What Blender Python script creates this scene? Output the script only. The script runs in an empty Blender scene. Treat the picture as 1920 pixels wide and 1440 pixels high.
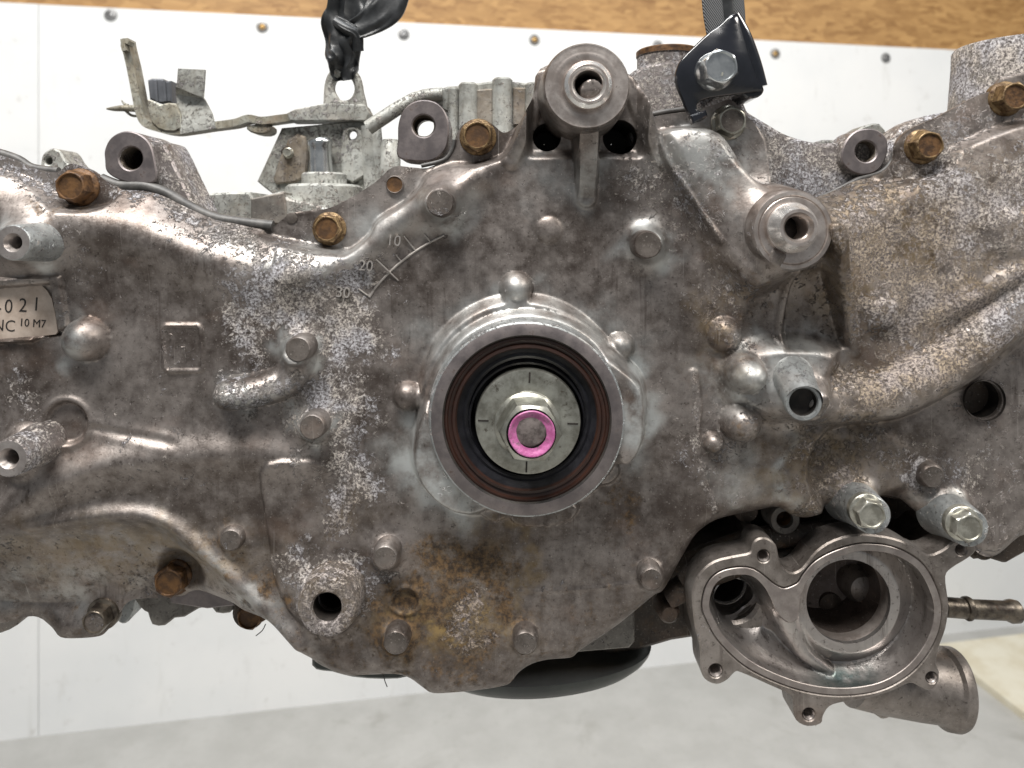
import bpy, bmesh, math, random
import numpy as np
from mathutils import Vector, Matrix
random.seed(7); np.random.seed(7)
R = math.radians
scene = bpy.context.scene
COL = scene.collection

# ------------------------------------------------------------------ camera
# modelling unit: 1 u = 0.22 mm.  Engine front plane is Y = 0, camera 1450 u in front.
S = 0.00022; D = 1450.0; CX, CY = 960.0, 430.0
HC = 0.95                                     # camera height above the floor
cam_d = bpy.data.cameras.new('camera'); cam = bpy.data.objects.new('camera', cam_d); COL.objects.link(cam)
cam.location = (0, -D * S, HC); cam.rotation_euler = (R(90), 0, 0)
cam_d.sensor_width = 36; cam_d.lens = 36 * D / 1920
cam_d.shift_y = -(720 - CY) / 1920
cam_d.clip_start = 0.01; cam_d.clip_end = 50
cam_d.dof.use_dof = True; cam_d.dof.focus_distance = D * S * 1.0; cam_d.dof.aperture_fstop = 13
scene.camera = cam

# ------------------------------------------------------------------ light
world = bpy.data.worlds.new('World'); scene.world = world; world.use_nodes = True
bg = world.node_tree.nodes['Background']
bg.inputs[0].default_value = (0.92, 0.96, 1.0, 1); bg.inputs[1].default_value = 0.24
def lamp(name, loc, target, sx, sy, e, col):
    l = bpy.data.lights.new(name, 'AREA'); l.shape = 'RECTANGLE'; l.size = sx; l.size_y = sy; l.energy = e; l.color = col
    o = bpy.data.objects.new(name, l); COL.objects.link(o); o.location = loc
    o.rotation_euler = (Vector(target) - Vector(loc)).to_track_quat('-Z', 'Y').to_euler()
    return o
lamp('ceiling_lamp_front', (-0.35, -0.75, 2.45), (0, 0, 0.9), 1.3, 0.20, 57, (1.0, 0.97, 0.93))
lamp('ceiling_lamp_middle', (0.1, -0.25, 3.1), (0.1, 1.0, 0.4), 1.8, 0.3, 31, (0.94, 0.97, 1.0))
lamp('ceiling_lamp_side', (1.6, -0.5, 2.2), (0, 0, 0.9), 1.2, 0.25, 24, (1.0, 0.95, 0.88))
scene.view_settings.view_transform = 'Standard'; scene.view_settings.look = 'None'
scene.view_settings.exposure = 0.0; scene.view_settings.gamma = 1.0

# ------------------------------------------------------------------ materials
def newmat(name):
    m = bpy.data.materials.new(name); m.use_nodes = True
    nt = m.node_tree; nt.nodes.clear()
    out = nt.nodes.new('ShaderNodeOutputMaterial'); bs = nt.nodes.new('ShaderNodeBsdfPrincipled')
    nt.links.new(bs.outputs[0], out.inputs[0])
    return m, nt, bs
class NT:
    def __init__(s, nt): s.nt = nt; s.L = nt.links.new; s.tc = nt.nodes.new('ShaderNodeTexCoord').outputs['Object']
    def put(s, sock, v):
        if isinstance(v, bpy.types.NodeSocket): s.L(v, sock)
        else: sock.default_value = v if not isinstance(v, tuple) or len(v) == 4 or sock.type == 'VECTOR' else (*v, 1)
    def noise(s, scale, detail=5, rough=0.55, dist=0.0, vec=None, out=0):
        n = s.nt.nodes.new('ShaderNodeTexNoise'); n.inputs['Scale'].default_value = scale
        n.inputs['Detail'].default_value = detail; n.inputs['Roughness'].default_value = rough; n.inputs['Distortion'].default_value = dist
        s.L(vec or s.tc, n.inputs['Vector']); return n.outputs[out]
    def voro(s, scale, vec=None, out='Distance', feature='F1'):
        n = s.nt.nodes.new('ShaderNodeTexVoronoi'); n.feature = feature; n.inputs['Scale'].default_value = scale
        s.L(vec or s.tc, n.inputs['Vector']); return n.outputs[out]
    def math(s, op, a, b=0.0, clamp=False):
        n = s.nt.nodes.new('ShaderNodeMath'); n.operation = op; n.use_clamp = clamp
        s.put(n.inputs[0], a); s.put(n.inputs[1], b); return n.outputs[0]
    def step(s, v, lo, hi, a=0.0, b=1.0):
        n = s.nt.nodes.new('ShaderNodeMapRange'); n.interpolation_type = 'SMOOTHSTEP'
        s.put(n.inputs[0], v)
        for i, k in enumerate((lo, hi, a, b)): n.inputs[i + 1].default_value = k
        return n.outputs[0]
    def mix(s, f, a, b):
        n = s.nt.nodes.new('ShaderNodeMix'); n.data_type = 'RGBA'
        s.put(n.inputs[0], f); s.put(n.inputs[6], a); s.put(n.inputs[7], b); return n.outputs[2]
    def attr(s, name):
        n = s.nt.nodes.new('ShaderNodeAttribute'); n.attribute_name = name
        q = s.nt.nodes.new('ShaderNodeSeparateColor'); s.L(n.outputs['Color'], q.inputs[0])
        return q.outputs[0], q.outputs[1], q.outputs[2]
    def bump(s, h, strength, dist, prev=None):
        n = s.nt.nodes.new('ShaderNodeBump'); n.inputs['Strength'].default_value = strength; n.inputs['Distance'].default_value = dist
        s.L(h, n.inputs['Height'])
        if prev: s.L(prev, n.inputs['Normal'])
        return n.outputs[0]
    def mapv(s, scale=(1, 1, 1), rot=(0, 0, 0)):
        n = s.nt.nodes.new('ShaderNodeMapping'); s.L(s.tc, n.inputs[0])
        n.inputs['Scale'].default_value = scale; n.inputs['Rotation'].default_value = rot; return n.outputs[0]

def cast_mat(name, dark=(0.095, 0.076, 0.066), light=(0.335, 0.300, 0.278), crust=0.0, rust=0.0, metal=0.78, rough=0.41, yellow=0.0, crustcol=(0.80, 0.73, 0.66), palecol=(0.60, 0.62, 0.61)):
    m, nt, bs = newmat(name); N = NT(nt)
    aR, aG, aB = N.attr('mask'); aA = N.attr('mask_pale')[0]
    big = N.noise(22, 4, 0.55); mid = N.noise(150, 6, 0.65); fine = N.noise(1100, 4, 0.6)
    v = N.math('ADD', N.math('MULTIPLY', big, 0.55), N.math('MULTIPLY', mid, 0.45))
    base = N.mix(N.step(v, 0.36, 0.66), dark, light)
    base = N.mix(N.step(fine, 0.56, 0.80, 0, 0.35), base, (0.5, 0.46, 0.42))
    base = N.mix(N.step(N.noise(480, 4, 0.75), 0.56, 0.70, 0, 0.7), base, (0.05, 0.04, 0.034))
    base = N.mix(N.step(N.voro(330), 0.14, 0.06, 0, 0.35), base, (0.50, 0.46, 0.42))
    cu = N.step(N.noise(26, 4, 0.6, 0, N.mapv((1, 1, 1.3), (0.4, 0.2, 0.1))), 0.54, 0.72, 0, 0.28)
    base = N.mix(cu, base, (0.30, 0.20, 0.15))
    # run marks and scratches
    st = N.noise(1.0, 5, 0.7, 0.3, N.mapv((260, 260, 16)))
    base = N.mix(N.math('MULTIPLY', N.step(st, 0.52, 0.72, 0, 0.75), N.step(N.noise(14, 3), 0.45, 0.62)), base, (0.065, 0.048, 0.04))
    for rot, sc in ((0.55, (1500, 40, 26)), (-0.3, (1300, 40, 22))):
        sn = N.noise(1.0, 2, 0.5, 0.0, N.mapv(sc, (0, rot + 1.57, 0)))
        base = N.mix(N.step(sn, 0.70, 0.78, 0, 0.28), base, (0.62, 0.57, 0.53))
    # pale, freshly oxidised metal
    pale = N.math('MULTIPLY', aA, N.step(N.noise(90, 5, 0.6), 0.30, 0.62), True)
    base = N.mix(pale, base, palecol)
    # oil film and rust stains
    yel = N.math('MULTIPLY', N.math('ADD', aB, yellow), N.step(N.noise(120, 6, 0.7), 0.34, 0.62), True)
    base = N.mix(yel, base, (0.29, 0.20, 0.085))
    rn = N.noise(170, 8, 0.75)
    rs = N.step(N.math('ADD', rn, N.math('MULTIPLY', N.math('ADD', aG, rust), 0.55)), 0.64, 0.90)
    rcol = N.mix(N.step(N.noise(420, 5, 0.7), 0.38, 0.66), (0.035, 0.022, 0.013), (0.155, 0.092, 0.040))
    base = N.mix(rs, base, rcol)
    # white corrosion crust
    cn = N.noise(400, 10, 0.80, 0.6); cl = N.math('ADD', N.math('MULTIPLY', N.noise(60, 6, 0.75, 0.5), 0.6), N.math('MULTIPLY', N.noise(24, 3, 0.6), 0.4))
    lvl = N.math('ADD', N.math('MULTIPLY', N.math('ADD', aR, crust), 0.50), N.math('MULTIPLY', N.math('SUBTRACT', cl, 0.5), 1.1))
    cr = N.step(N.math('ADD', N.math('MULTIPLY', N.math('SUBTRACT', cn, 0.5), 2.0), lvl), 0.25, 0.41)
    gr = N.noise(950, 6, 0.8)
    ctop = N.mix(N.step(N.noise(60, 3), 0.42, 0.6), crustcol, (0.66, 0.65, 0.68))
    ctop = N.mix(N.math('MULTIPLY', N.math('ADD', aB, yellow), 2.0, True), ctop, N.mix(N.step(N.noise(90, 4), 0.4, 0.6), (0.50, 0.385, 0.26), (0.50, 0.415, 0.36)))
    ccol = N.mix(N.step(gr, 0.40, 0.60), (0.11, 0.092, 0.09), ctop)
    col = N.mix(cr, base, ccol)
    N.L(col, bs.inputs['Base Color'])
    nonm = N.math('MAXIMUM', N.math('MAXIMUM', cr, rs), N.math('MULTIPLY', yel, 0.5))
    N.L(N.math('MULTIPLY', N.math('SUBTRACT', 1.0, nonm), metal), bs.inputs['Metallic'])
    rg = N.math('ADD', N.math('MULTIPLY', mid, 0.30), rough - 0.12)
    N.L(N.math('ADD', rg, N.math('MULTIPLY', nonm, 0.35), True), bs.inputs['Roughness'])
    b1 = N.bump(fine, 0.10, 0.0006); b2 = N.bump(mid, 0.16, 0.0016, b1)
    b3 = N.bump(N.math('MULTIPLY', cr, N.math('ADD', gr, 0.5)), 1.0, 0.0012, b2)
    N.L(b3, bs.inputs['Normal'])
    return m
def simple_mat(name, a, b, metal=0.0, rough=0.5, scale=200, bump=0.15, rvar=0.15, spots=None, coat=0.0):
    m, nt, bs = newmat(name); N = NT(nt)
    n = N.noise(scale, 6, 0.65); c = N.mix(N.step(n, 0.36, 0.64), a, b)
    if spots: c = N.mix(N.step(N.noise(scale * 1.7, 7, 0.75), spots[1], spots[1] + 0.10), c, spots[0])
    N.L(c, bs.inputs['Base Color']); bs.inputs['Metallic'].default_value = metal
    N.L(N.math('ADD', N.math('MULTIPLY', N.noise(scale * 0.6, 4), rvar), rough - rvar * 0.5, True), bs.inputs['Roughness'])
    N.L(N.bump(N.noise(scale * 3, 4), bump, 0.0006), bs.inputs['Normal'])
    bs.inputs['Coat Weight'].default_value = coat
    return m
def turned_mat(name, a, b, rough=0.3):
    m, nt, bs = newmat(name); N = NT(nt)
    n = N.noise(130, 6, 0.7); f = N.noise(1400, 2)
    c = N.mix(N.step(n, 0.36, 0.66), a, b)
    c = N.mix(N.step(N.noise(260, 8, 0.8), 0.58, 0.68, 0, 0.7), c, (0.10, 0.062, 0.04))
    N.L(c, bs.inputs['Base Color']); bs.inputs['Metallic'].default_value = 0.85
    N.L(N.math('ADD', N.math('MULTIPLY', n, 0.25), rough - 0.1), bs.inputs['Roughness'])
    N.L(N.bump(f, 0.08, 0.0004), bs.inputs['Normal'])
    return m

M = {}
M['cover'] = cast_mat('cast_aluminium_cover')
M['boss'] = cast_mat('cast_aluminium_boss', light=(0.34, 0.31, 0.29), crust=0.12)
M['bossface'] = cast_mat('sawn_boss_face', dark=(0.07, 0.058, 0.05), light=(0.17, 0.15, 0.135), crust=0.22, metal=0.45, rough=0.55)
M['pale'] = cast_mat('pale_cast_boss', dark=(0.26, 0.27, 0.27), light=(0.46, 0.48, 0.48), crust=0.3, rough=0.42)
M['crusty'] = cast_mat('crusted_aluminium', dark=(0.18, 0.155, 0.145), light=(0.32, 0.29, 0.28), crust=0.72)
M['sandy'] = cast_mat('sandy_crusted_casting', dark=(0.25, 0.22, 0.19), light=(0.40, 0.37, 0.33), crust=0.9, yellow=0.08, metal=0.5)
M['relief'] = cast_mat('raised_cast_marks', dark=(0.32, 0.295, 0.275), light=(0.48, 0.45, 0.42), crust=-0.4, metal=0.6, rough=0.4)
M['crustyrust'] = cast_mat('rust_crusted_boss', crust=0.66, rust=0.22, yellow=0.3)
M['block'] = cast_mat('dull_block_casting', dark=(0.12, 0.11, 0.10), light=(0.26, 0.245, 0.22), crust=0.2, metal=0.5, rough=0.5)
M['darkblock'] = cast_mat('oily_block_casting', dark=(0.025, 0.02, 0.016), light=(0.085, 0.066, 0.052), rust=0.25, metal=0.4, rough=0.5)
M['rear'] = cast_mat('rear_grey_casting', dark=(0.22, 0.225, 0.21), light=(0.52, 0.53, 0.50), crust=0.40, yellow=0.10, metal=0.35, rough=0.5)
M['rearbrown'] = cast_mat('stained_rear_casting', dark=(0.15, 0.13, 0.11), light=(0.36, 0.33, 0.29), crust=0.35, rust=0.15, yellow=0.2, metal=0.35, rough=0.5)
M['pump'] = cast_mat('pump_casting', dark=(0.15, 0.13, 0.115), light=(0.34, 0.305, 0.28), metal=0.75, rough=0.42, rust=0.02)
M['borein'] = cast_mat('wet_brown_bore', dark=(0.05, 0.038, 0.032), light=(0.13, 0.105, 0.092), metal=0.6, rough=0.30, rust=0.1)
M['volute'] = cast_mat('pump_volute_casting', dark=(0.34, 0.31, 0.295), light=(0.48, 0.45, 0.43), metal=0.9, rough=0.30, rust=-0.3, palecol=(0.02, 0.085, 0.085))
M['machined'] = turned_mat('milled_aluminium', (0.38, 0.34, 0.32), (0.52, 0.48, 0.455), 0.36)
M['lugface'] = turned_mat('milled_lug_face', (0.17, 0.15, 0.15), (0.25, 0.22, 0.215), 0.45)
M['rim'] = turned_mat('milled_rim', (0.28, 0.245, 0.23), (0.40, 0.36, 0.335), 0.42)
M['steel'] = turned_mat('turned_steel', (0.42, 0.36, 0.325), (0.62, 0.56, 0.52), 0.30)
M['bright'] = turned_mat('bright_turned_metal', (0.70, 0.68, 0.66), (0.86, 0.84, 0.82), 0.22)
M['rusty'] = simple_mat('rusty_steel', (0.05, 0.026, 0.013), (0.17, 0.088, 0.036), 0.35, 0.55, 260, 0.35, 0.2, ((0.03, 0.014, 0.008), 0.60))
M['gilt'] = simple_mat('yellow_passivated_rust', (0.085, 0.05, 0.022), (0.26, 0.175, 0.085), 0.5, 0.45, 240, 0.5, 0.2, ((0.05, 0.022, 0.010), 0.52))
M['rustface'] = simple_mat('rusty_bolt_face', (0.06, 0.029, 0.011), (0.14, 0.068, 0.022), 0.2, 0.6, 200, 0.3, 0.2, ((0.035, 0.016, 0.008), 0.60))
M['zinc'] = simple_mat('zinc_plated_steel', (0.50, 0.52, 0.53), (0.68, 0.70, 0.70), 0.95, 0.24, 180, 0.06, 0.1)
M['zincdull'] = simple_mat('dull_zinc_steel', (0.28, 0.27, 0.23), (0.50, 0.49, 0.43), 0.8, 0.36, 220, 0.12, 0.15, ((0.15, 0.10, 0.055), 0.62))
M['washer'] = simple_mat('zinc_washer', (0.20, 0.195, 0.165), (0.46, 0.46, 0.41), 0.85, 0.36, 70, 0.10, 0.25, ((0.11, 0.095, 0.075), 0.57))
M['pinkpaint'] = simple_mat('pink_paint', (0.34, 0.075, 0.21), (0.50, 0.15, 0.34), 0.0, 0.38, 260, 0.4, 0.2, ((0.22, 0.12, 0.165), 0.53))
M['nutface'] = simple_mat('bare_nut_face', (0.10, 0.085, 0.08), (0.22, 0.19, 0.18), 0.5, 0.5, 420, 0.2)
M['seal'] = simple_mat('brown_seal_rubber', (0.022, 0.009, 0.006), (0.034, 0.013, 0.008), 0.0, 0.42, 200, 0.1, 0.1)
M['blackrubber'] = simple_mat('black_rubber', (0.006, 0.006, 0.008), (0.014, 0.014, 0.018), 0.0, 0.35, 200, 0.1)
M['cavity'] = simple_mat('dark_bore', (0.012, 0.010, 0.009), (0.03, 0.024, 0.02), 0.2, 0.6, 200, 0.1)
M['gasket'] = simple_mat('grey_sealant', (0.05, 0.048, 0.046), (0.10, 0.095, 0.09), 0.0, 0.5, 200, 0.15)
M['blackpaint'] = simple_mat('gloss_black_paint', (0.004, 0.005, 0.008), (0.008, 0.009, 0.013), 0.0, 0.18, 60, 0.03, 0.08, None, 0.6)
M['sticker'] = simple_mat('foil_sticker', (0.42, 0.34, 0.28), (0.56, 0.47, 0.40), 0.25, 0.42, 120, 0.06, 0.1, ((0.22, 0.16, 0.12), 0.64))
M['ink'] = simple_mat('black_ink', (0.012, 0.01, 0.01), (0.02, 0.018, 0.016), 0.0, 0.5)
M['pan'] = simple_mat('black_oil_pan', (0.025, 0.03, 0.028), (0.05, 0.058, 0.052), 0.1, 0.35, 40, 0.05, 0.15)
M['plug'] = simple_mat('grey_plastic', (0.07, 0.075, 0.085), (0.11, 0.115, 0.13), 0.0, 0.5, 100, 0.1)
M['rustpipe'] = simple_mat('rusty_hose_nipple', (0.045, 0.036, 0.03), (0.17, 0.145, 0.115), 0.7, 0.36, 150, 0.2, 0.2, ((0.085, 0.04, 0.02), 0.58))
M['bracket'] = cast_mat('galvanised_bracket', dark=(0.15, 0.15, 0.125), light=(0.42, 0.42, 0.37), crust=0.25, yellow=0.25, rust=0.05, metal=0.45, rough=0.5)
M['brass'] = simple_mat('brass_screw', (0.28, 0.17, 0.06), (0.45, 0.30, 0.13), 0.7, 0.4)
M['wire'] = simple_mat('thin_wire', (0.02, 0.018, 0.016), (0.04, 0.036, 0.03), 0.3, 0.5)

def strap_mat():
    m, nt, bs = newmat('black_webbing'); N = NT(nt)
    w = nt.nodes.new('ShaderNodeTexWave'); w.inputs['Scale'].default_value = 420; w.inputs['Distortion'].default_value = 1.0
    N.L(N.mapv(rot=(0, R(35), 0)), w.inputs[0])
    N.L(N.mix(w.outputs[1], (0.014, 0.015, 0.017), (0.12, 0.125, 0.13)), bs.inputs['Base Color'])
    bs.inputs['Roughness'].default_value = 0.6
    N.L(N.bump(w.outputs[1], 0.5, 0.0008), bs.inputs['Normal']); return m
M['webbing'] = strap_mat()
M['blackcloth'] = simple_mat('black_sling_cover', (0.010, 0.011, 0.012), (0.030, 0.032, 0.034), 0.0, 0.38, 90, 0.3, 0.2)

def osb_mat():
    m, nt, bs = newmat('osb_board'); N = NT(nt)
    n1 = nt.nodes.new('ShaderNodeTexNoise'); n1.inputs['Scale'].default_value = 9; N.L(N.tc, n1.inputs[0])
    cols = []
    c = (0.45, 0.25, 0.085)
    acc = None
    for i, (rot, sc) in enumerate(((20, 30), (-35, 38), (75, 34), (-70, 26))):
        mp = N.mapv((1.0, 1.0, 3.2), (0, R(rot), 0))
        vn = nt.nodes.new('ShaderNodeTexVoronoi'); vn.inputs['Scale'].default_value = sc; vn.inputs['Randomness'].default_value = 1; N.L(mp, vn.inputs[0])
        sp = nt.nodes.new('ShaderNodeSeparateColor'); N.L(vn.outputs['Color'], sp.inputs[0])
        tone = N.mix(sp.outputs[0], (0.22, 0.105, 0.028), (0.45, 0.26, 0.095))
        acc = tone if acc is None else N.mix(N.step(sp.outputs[1], 0.5, 0.54), acc, tone)
    grain = N.noise(60, 5, 0.7, 0.5, N.mapv((1, 1, 5), (0, R(15), 0)))
    acc = N.mix(N.step(grain, 0.35, 0.7, 0, 0.5), acc, (0.45, 0.25, 0.085))
    acc = N.mix(N.step(N.noise(40, 6, 0.8), 0.60, 0.75, 0, 0.5), acc, (0.24, 0.105, 0.025))
    N.L(acc, bs.inputs['Base Color']); bs.inputs['Roughness'].default_value = 0.55
    N.L(N.bump(grain, 0.3, 0.001), bs.inputs['Normal']); return m
M['osb'] = osb_mat()
def sheet_mat():
    m, nt, bs = newmat('white_plastic_sheet'); N = NT(nt)
    c = N.mix(N.step(N.noise(3, 4), 0.35, 0.7), (0.72, 0.73, 0.73), (0.80, 0.80, 0.79))
    c = N.mix(N.step(N.noise(28, 8, 0.75), 0.57, 0.72, 0, 0.5), c, (0.44, 0.42, 0.39))
    c = N.mix(N.step(N.noise(1.0, 6, 0.7, 0.4, N.mapv((30, 30, 6))), 0.57, 0.74, 0, 0.35), c, (0.50, 0.49, 0.46))
    N.L(c, bs.inputs['Base Color']); bs.inputs['Roughness'].default_value = 0.32
    N.L(N.bump(N.noise(4, 3), 0.25, 0.01), bs.inputs['Normal']); return m
M['sheet'] = sheet_mat()
def floor_mat():
    m, nt, bs = newmat('grey_concrete'); N = NT(nt)
    c = N.mix(N.step(N.noise(9, 7, 0.65), 0.34, 0.68), (0.40, 0.395, 0.375), (0.46, 0.455, 0.435))
    c = N.mix(N.step(N.noise(45, 6, 0.7), 0.52, 0.75, 0, 0.6), c, (0.36, 0.35, 0.325))
    c = N.mix(N.step(N.noise(160, 6, 0.8), 0.58, 0.70, 0, 0.5), c, (0.25, 0.24, 0.22))
    c = N.mix(N.step(N.noise(5, 5, 0.7, 1.0), 0.56, 0.70, 0, 0.55), c, (0.30, 0.29, 0.265))
    N.L(c, bs.inputs['Base Color']); bs.inputs['Roughness'].default_value = 0.5
    N.L(N.bump(N.noise(90, 5), 0.15, 0.002), bs.inputs['Normal']); return m
M['floor'] = floor_mat()
M['plywood'] = simple_mat('pale_plywood', (0.62, 0.56, 0.42), (0.72, 0.68, 0.56), 0.0, 0.55, 14, 0.1)
M['screw'] = simple_mat('screw_steel', (0.16, 0.16, 0.16), (0.30, 0.30, 0.30), 0.7, 0.4)

# ------------------------------------------------------------------ geometry helpers
ZB = 870.0                                     # engine base is 870 u below the camera's height
def o2(px, py, z):                             # position across the engine's front, from a direction and a depth
    k = 1 - z / D
    return CX + (px - CX) * k, CY + (py - CY) * k
def L(ox, oy, z): return ((ox - CX) * S, -z * S, (CY - oy + ZB) * S)
def W(px, py, z): return L(*o2(px, py, z), z)
def kz(z): return 1 - z / D

engine = bpy.data.objects.new('engine', None); COL.objects.link(engine)
engine.location = (0, 0, HC - ZB * S); engine.empty_display_size = 0.05
engine['label'] = 'used corroded aluminium car engine hanging from black straps, crankshaft end facing'
engine['category'] = 'engine'

def mesh_obj(name, verts, faces, mat, parent=engine, angle=38, mats=None, fmat=None):
    me = bpy.data.meshes.new(name); me.from_pydata([tuple(v) for v in verts], [], [tuple(f) for f in faces])
    for mm in (mats or [mat]): me.materials.append(mm)
    if fmat is not None: me.polygons.foreach_set('material_index', fmat)
    me.polygons.foreach_set('use_smooth', [True] * len(me.polygons))
    me.update(); me.set_sharp_from_angle(angle=R(angle))
    o = bpy.data.objects.new(name, me); COL.objects.link(o)
    if parent is not None: o.parent = parent
    return o

class MB:                                      # collects geometry for one mesh
    def __init__(s): s.v = []; s.f = []; s.m = []
    def rings(s, rings, mi=0, cap0=False, cap1=False, closed=True):
        b = len(s.v); n = len(rings[0])
        for r in rings: s.v.extend(r)
        for i in range(len(rings) - 1):
            for j in range(n if closed else n - 1):
                k = (j + 1) % n
                s.f.append((b + i * n + j, b + i * n + k, b + (i + 1) * n + k, b + (i + 1) * n + j))
                s.m.append(mi if isinstance(mi, int) else mi[i])
        if cap0: s.f.append(tuple(b + j for j in range(n))[::-1]); s.m.append(mi if isinstance(mi, int) else mi[0])
        if cap1: s.f.append(tuple(b + (len(rings) - 1) * n + j for j in range(n))); s.m.append(mi if isinstance(mi, int) else mi[-1])
    def build(s, name, mat, parent=engine, angle=38):
        mats = mat if isinstance(mat, list) else [mat]
        return mesh_obj(name, s.v, s.f, None, parent, angle, mats, s.m)

def ring_pts(ox, oy, z, r, n=48, hexa=0.0, rot=0.0, wob=0.0, ph=0.0):
    out = []
    for i in range(n):
        t = 2 * math.pi * i / n; rr = r
        if hexa:
            q = (t % (math.pi / 3)) - math.pi / 6
            rr = r * ((1 - hexa) + hexa / math.cos(q))
        if wob: rr *= 1 + wob * (math.sin(3 * t + ph) * 0.6 + math.sin(7 * t + ph * 2) * 0.4)
        out.append(L(ox + rr * math.cos(t + rot), oy + rr * math.sin(t + rot), z))
    return out
def lathe(name, px, py, zf, prof, mat, parent=engine, n=48, cap1=True, mi=0, angle=38, wob=0.0):
    """prof: (radius in picture units at the face, z) from back to front"""
    ox, oy = o2(px, py, zf); k = kz(zf); b = MB(); ph = random.uniform(0, 6)
    rg = [ring_pts(ox, oy, z, r * k, n, 0, 0, wob, ph) for r, z in prof]
    b.rings(rg, mi, False, cap1)
    return b.build(name, mat, parent, angle)
def hexbolt(name, px, py, z0, h, a, mat, parent, rot=None, flange=1.30, facemat=None, washer=True):
    """bolt: flange on z0, head to z0+h; a = half width across flats"""
    zf = z0 + h; ox, oy = o2(px, py, zf); k = kz(zf); a *= k
    rot = random.uniform(0, 1) if rot is None else rot
    b = MB(); rg = []; mi = []
    P = lambda r, z, hx=0.0: rg.append(ring_pts(ox, oy, z, r, 36, hx, rot))
    P(a * flange, z0 - 8); P(a * flange, z0 + 0.14 * h); P(a * flange * 0.96, z0 + 0.20 * h)
    P(a * 1.04, z0 + 0.27 * h, 1.0); P(a, z0 + 0.86 * h, 1.0); P(a * 0.97, z0 + h * 0.97, 0.35)
    P(a * 0.93, zf); P(a * 0.87, zf); P(a * 0.82, zf - 0.09 * h); P(a * 0.3, zf - 0.10 * h); P(a * 0.02, zf - 0.10 * h)
    b.rings(rg, [0] * 8 + [1, 1], False, True)
    return b.build(name, [mat, facemat or mat], parent, 28)

def smooth_poly(pts, n=4, closed=True):        # Catmull-Rom
    P = [np.array(p, float) for p in pts]; out = []; m = len(P)
    rng = range(m) if closed else range(m - 1)
    for i in rng:
        if closed: p0, p1, p2, p3 = P[i - 1], P[i], P[(i + 1) % m], P[(i + 2) % m]
        else: p0, p1, p2, p3 = P[max(i - 1, 0)], P[i], P[i + 1], P[min(i + 2, m - 1)]
        for j in range(n):
            t = j / n
            out.append(0.5 * ((2 * p1) + (-p0 + p2) * t + (2 * p0 - 5 * p1 + 4 * p2 - p3) * t * t + (-p0 + 3 * p1 - 3 * p2 + p3) * t ** 3))
    if not closed: out.append(P[-1])
    return [tuple(p) for p in out]
def area2(p): return sum(p[i - 1][0] * p[i][1] - p[i][0] * p[i - 1][1] for i in range(len(p)))
def inset(poly, d):                            # positive d shrinks
    s = 1 if area2(poly) > 0 else -1; out = []; n = len(poly)
    for i in range(n):
        a, b, c = np.array(poly[i - 1]), np.array(poly[i]), np.array(poly[(i + 1) % n])
        e1 = b - a; e2 = c - b
        n1 = np.array((-e1[1], e1[0])) / (np.linalg.norm(e1) + 1e-9); n2 = np.array((-e2[1], e2[0])) / (np.linalg.norm(e2) + 1e-9)
        q = n1 + n2; q = q / (np.linalg.norm(q) + 1e-9); c_ = max(0.5, float(np.dot(q, n1)))
        out.append(tuple(b + s * q * d / c_))
    return out
def circ(px, py, r, n=32, ry=None, rot=0):
    ry = ry or r; c, s_ = math.cos(rot), math.sin(rot)
    return [(px + r * math.cos(t) * c - ry * math.sin(t) * s_, py + r * math.cos(t) * s_ + ry * math.sin(t) * c) for t in [2 * math.pi * i / n for i in range(n)]]
def prism(name, outline, zf, zb, mat, parent=engine, holes=(), bevel=3.0, angle=38, taper=0.0, tilt=(0, 0), sidemat=None, noback=False):
    """thick plate: outline (as seen at depth zf) with holes, front at zf, back at zb; taper widens the back"""
    k = kz(zf); conv = lambda p: [o2(x, y, zf) for x, y in p]
    loops = [conv(outline)] + [conv(h) for h in holes]
    ca = np.mean(np.array(loops[0]), axis=0)
    zt = lambda p, z: z + tilt[0] * (p[0] - ca[0]) + tilt[1] * (p[1] - ca[1])
    bm = bmesh.new(); fr = []; bk = []
    for li, lp in enumerate(loops):
        dd = bevel if li == 0 else -bevel
        li_in = inset(lp, dd) if bevel else lp
        v0 = [bm.verts.new(L(*p, zt(p, zf))) for p in li_in]
        lpb = inset(lp, -taper) if (taper and li == 0) else lp
        vs = [bm.verts.new(L(*p, zt(p, zf - bevel))) for p in lp] if bevel else v0
        v2 = [bm.verts.new(L(*p, zb)) for p in lpb]
        n = len(lp); e0 = []; e2 = []
        for i in range(n):
            j = (i + 1) % n
            if bevel: bm.faces.new((v0[i], v0[j], vs[j], vs[i]))
            f = bm.faces.new((vs[i], vs[j], v2[j], v2[i])); f.material_index = 1 if sidemat else 0
            e0.append(bm.edges.get((v0[i], v0[j]))); e2.append(bm.edges.get((v2[i], v2[j])))
        fr += e0; bk += e2
    bmesh.ops.triangle_fill(bm, use_beauty=True, edges=fr)
    if not noback: bmesh.ops.triangle_fill(bm, use_beauty=True, edges=bk)
    bmesh.ops.recalc_face_normals(bm, faces=bm.faces)
    me = bpy.data.meshes.new(name); bm.to_mesh(me); bm.free()
    me.materials.append(mat)
    if sidemat: me.materials.append(sidemat)
    me.polygons.foreach_set('use_smooth', [True] * len(me.polygons)); me.set_sharp_from_angle(angle=R(angle))
    o = bpy.data.objects.new(name, me); COL.objects.link(o); o.parent = parent
    return o
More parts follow.
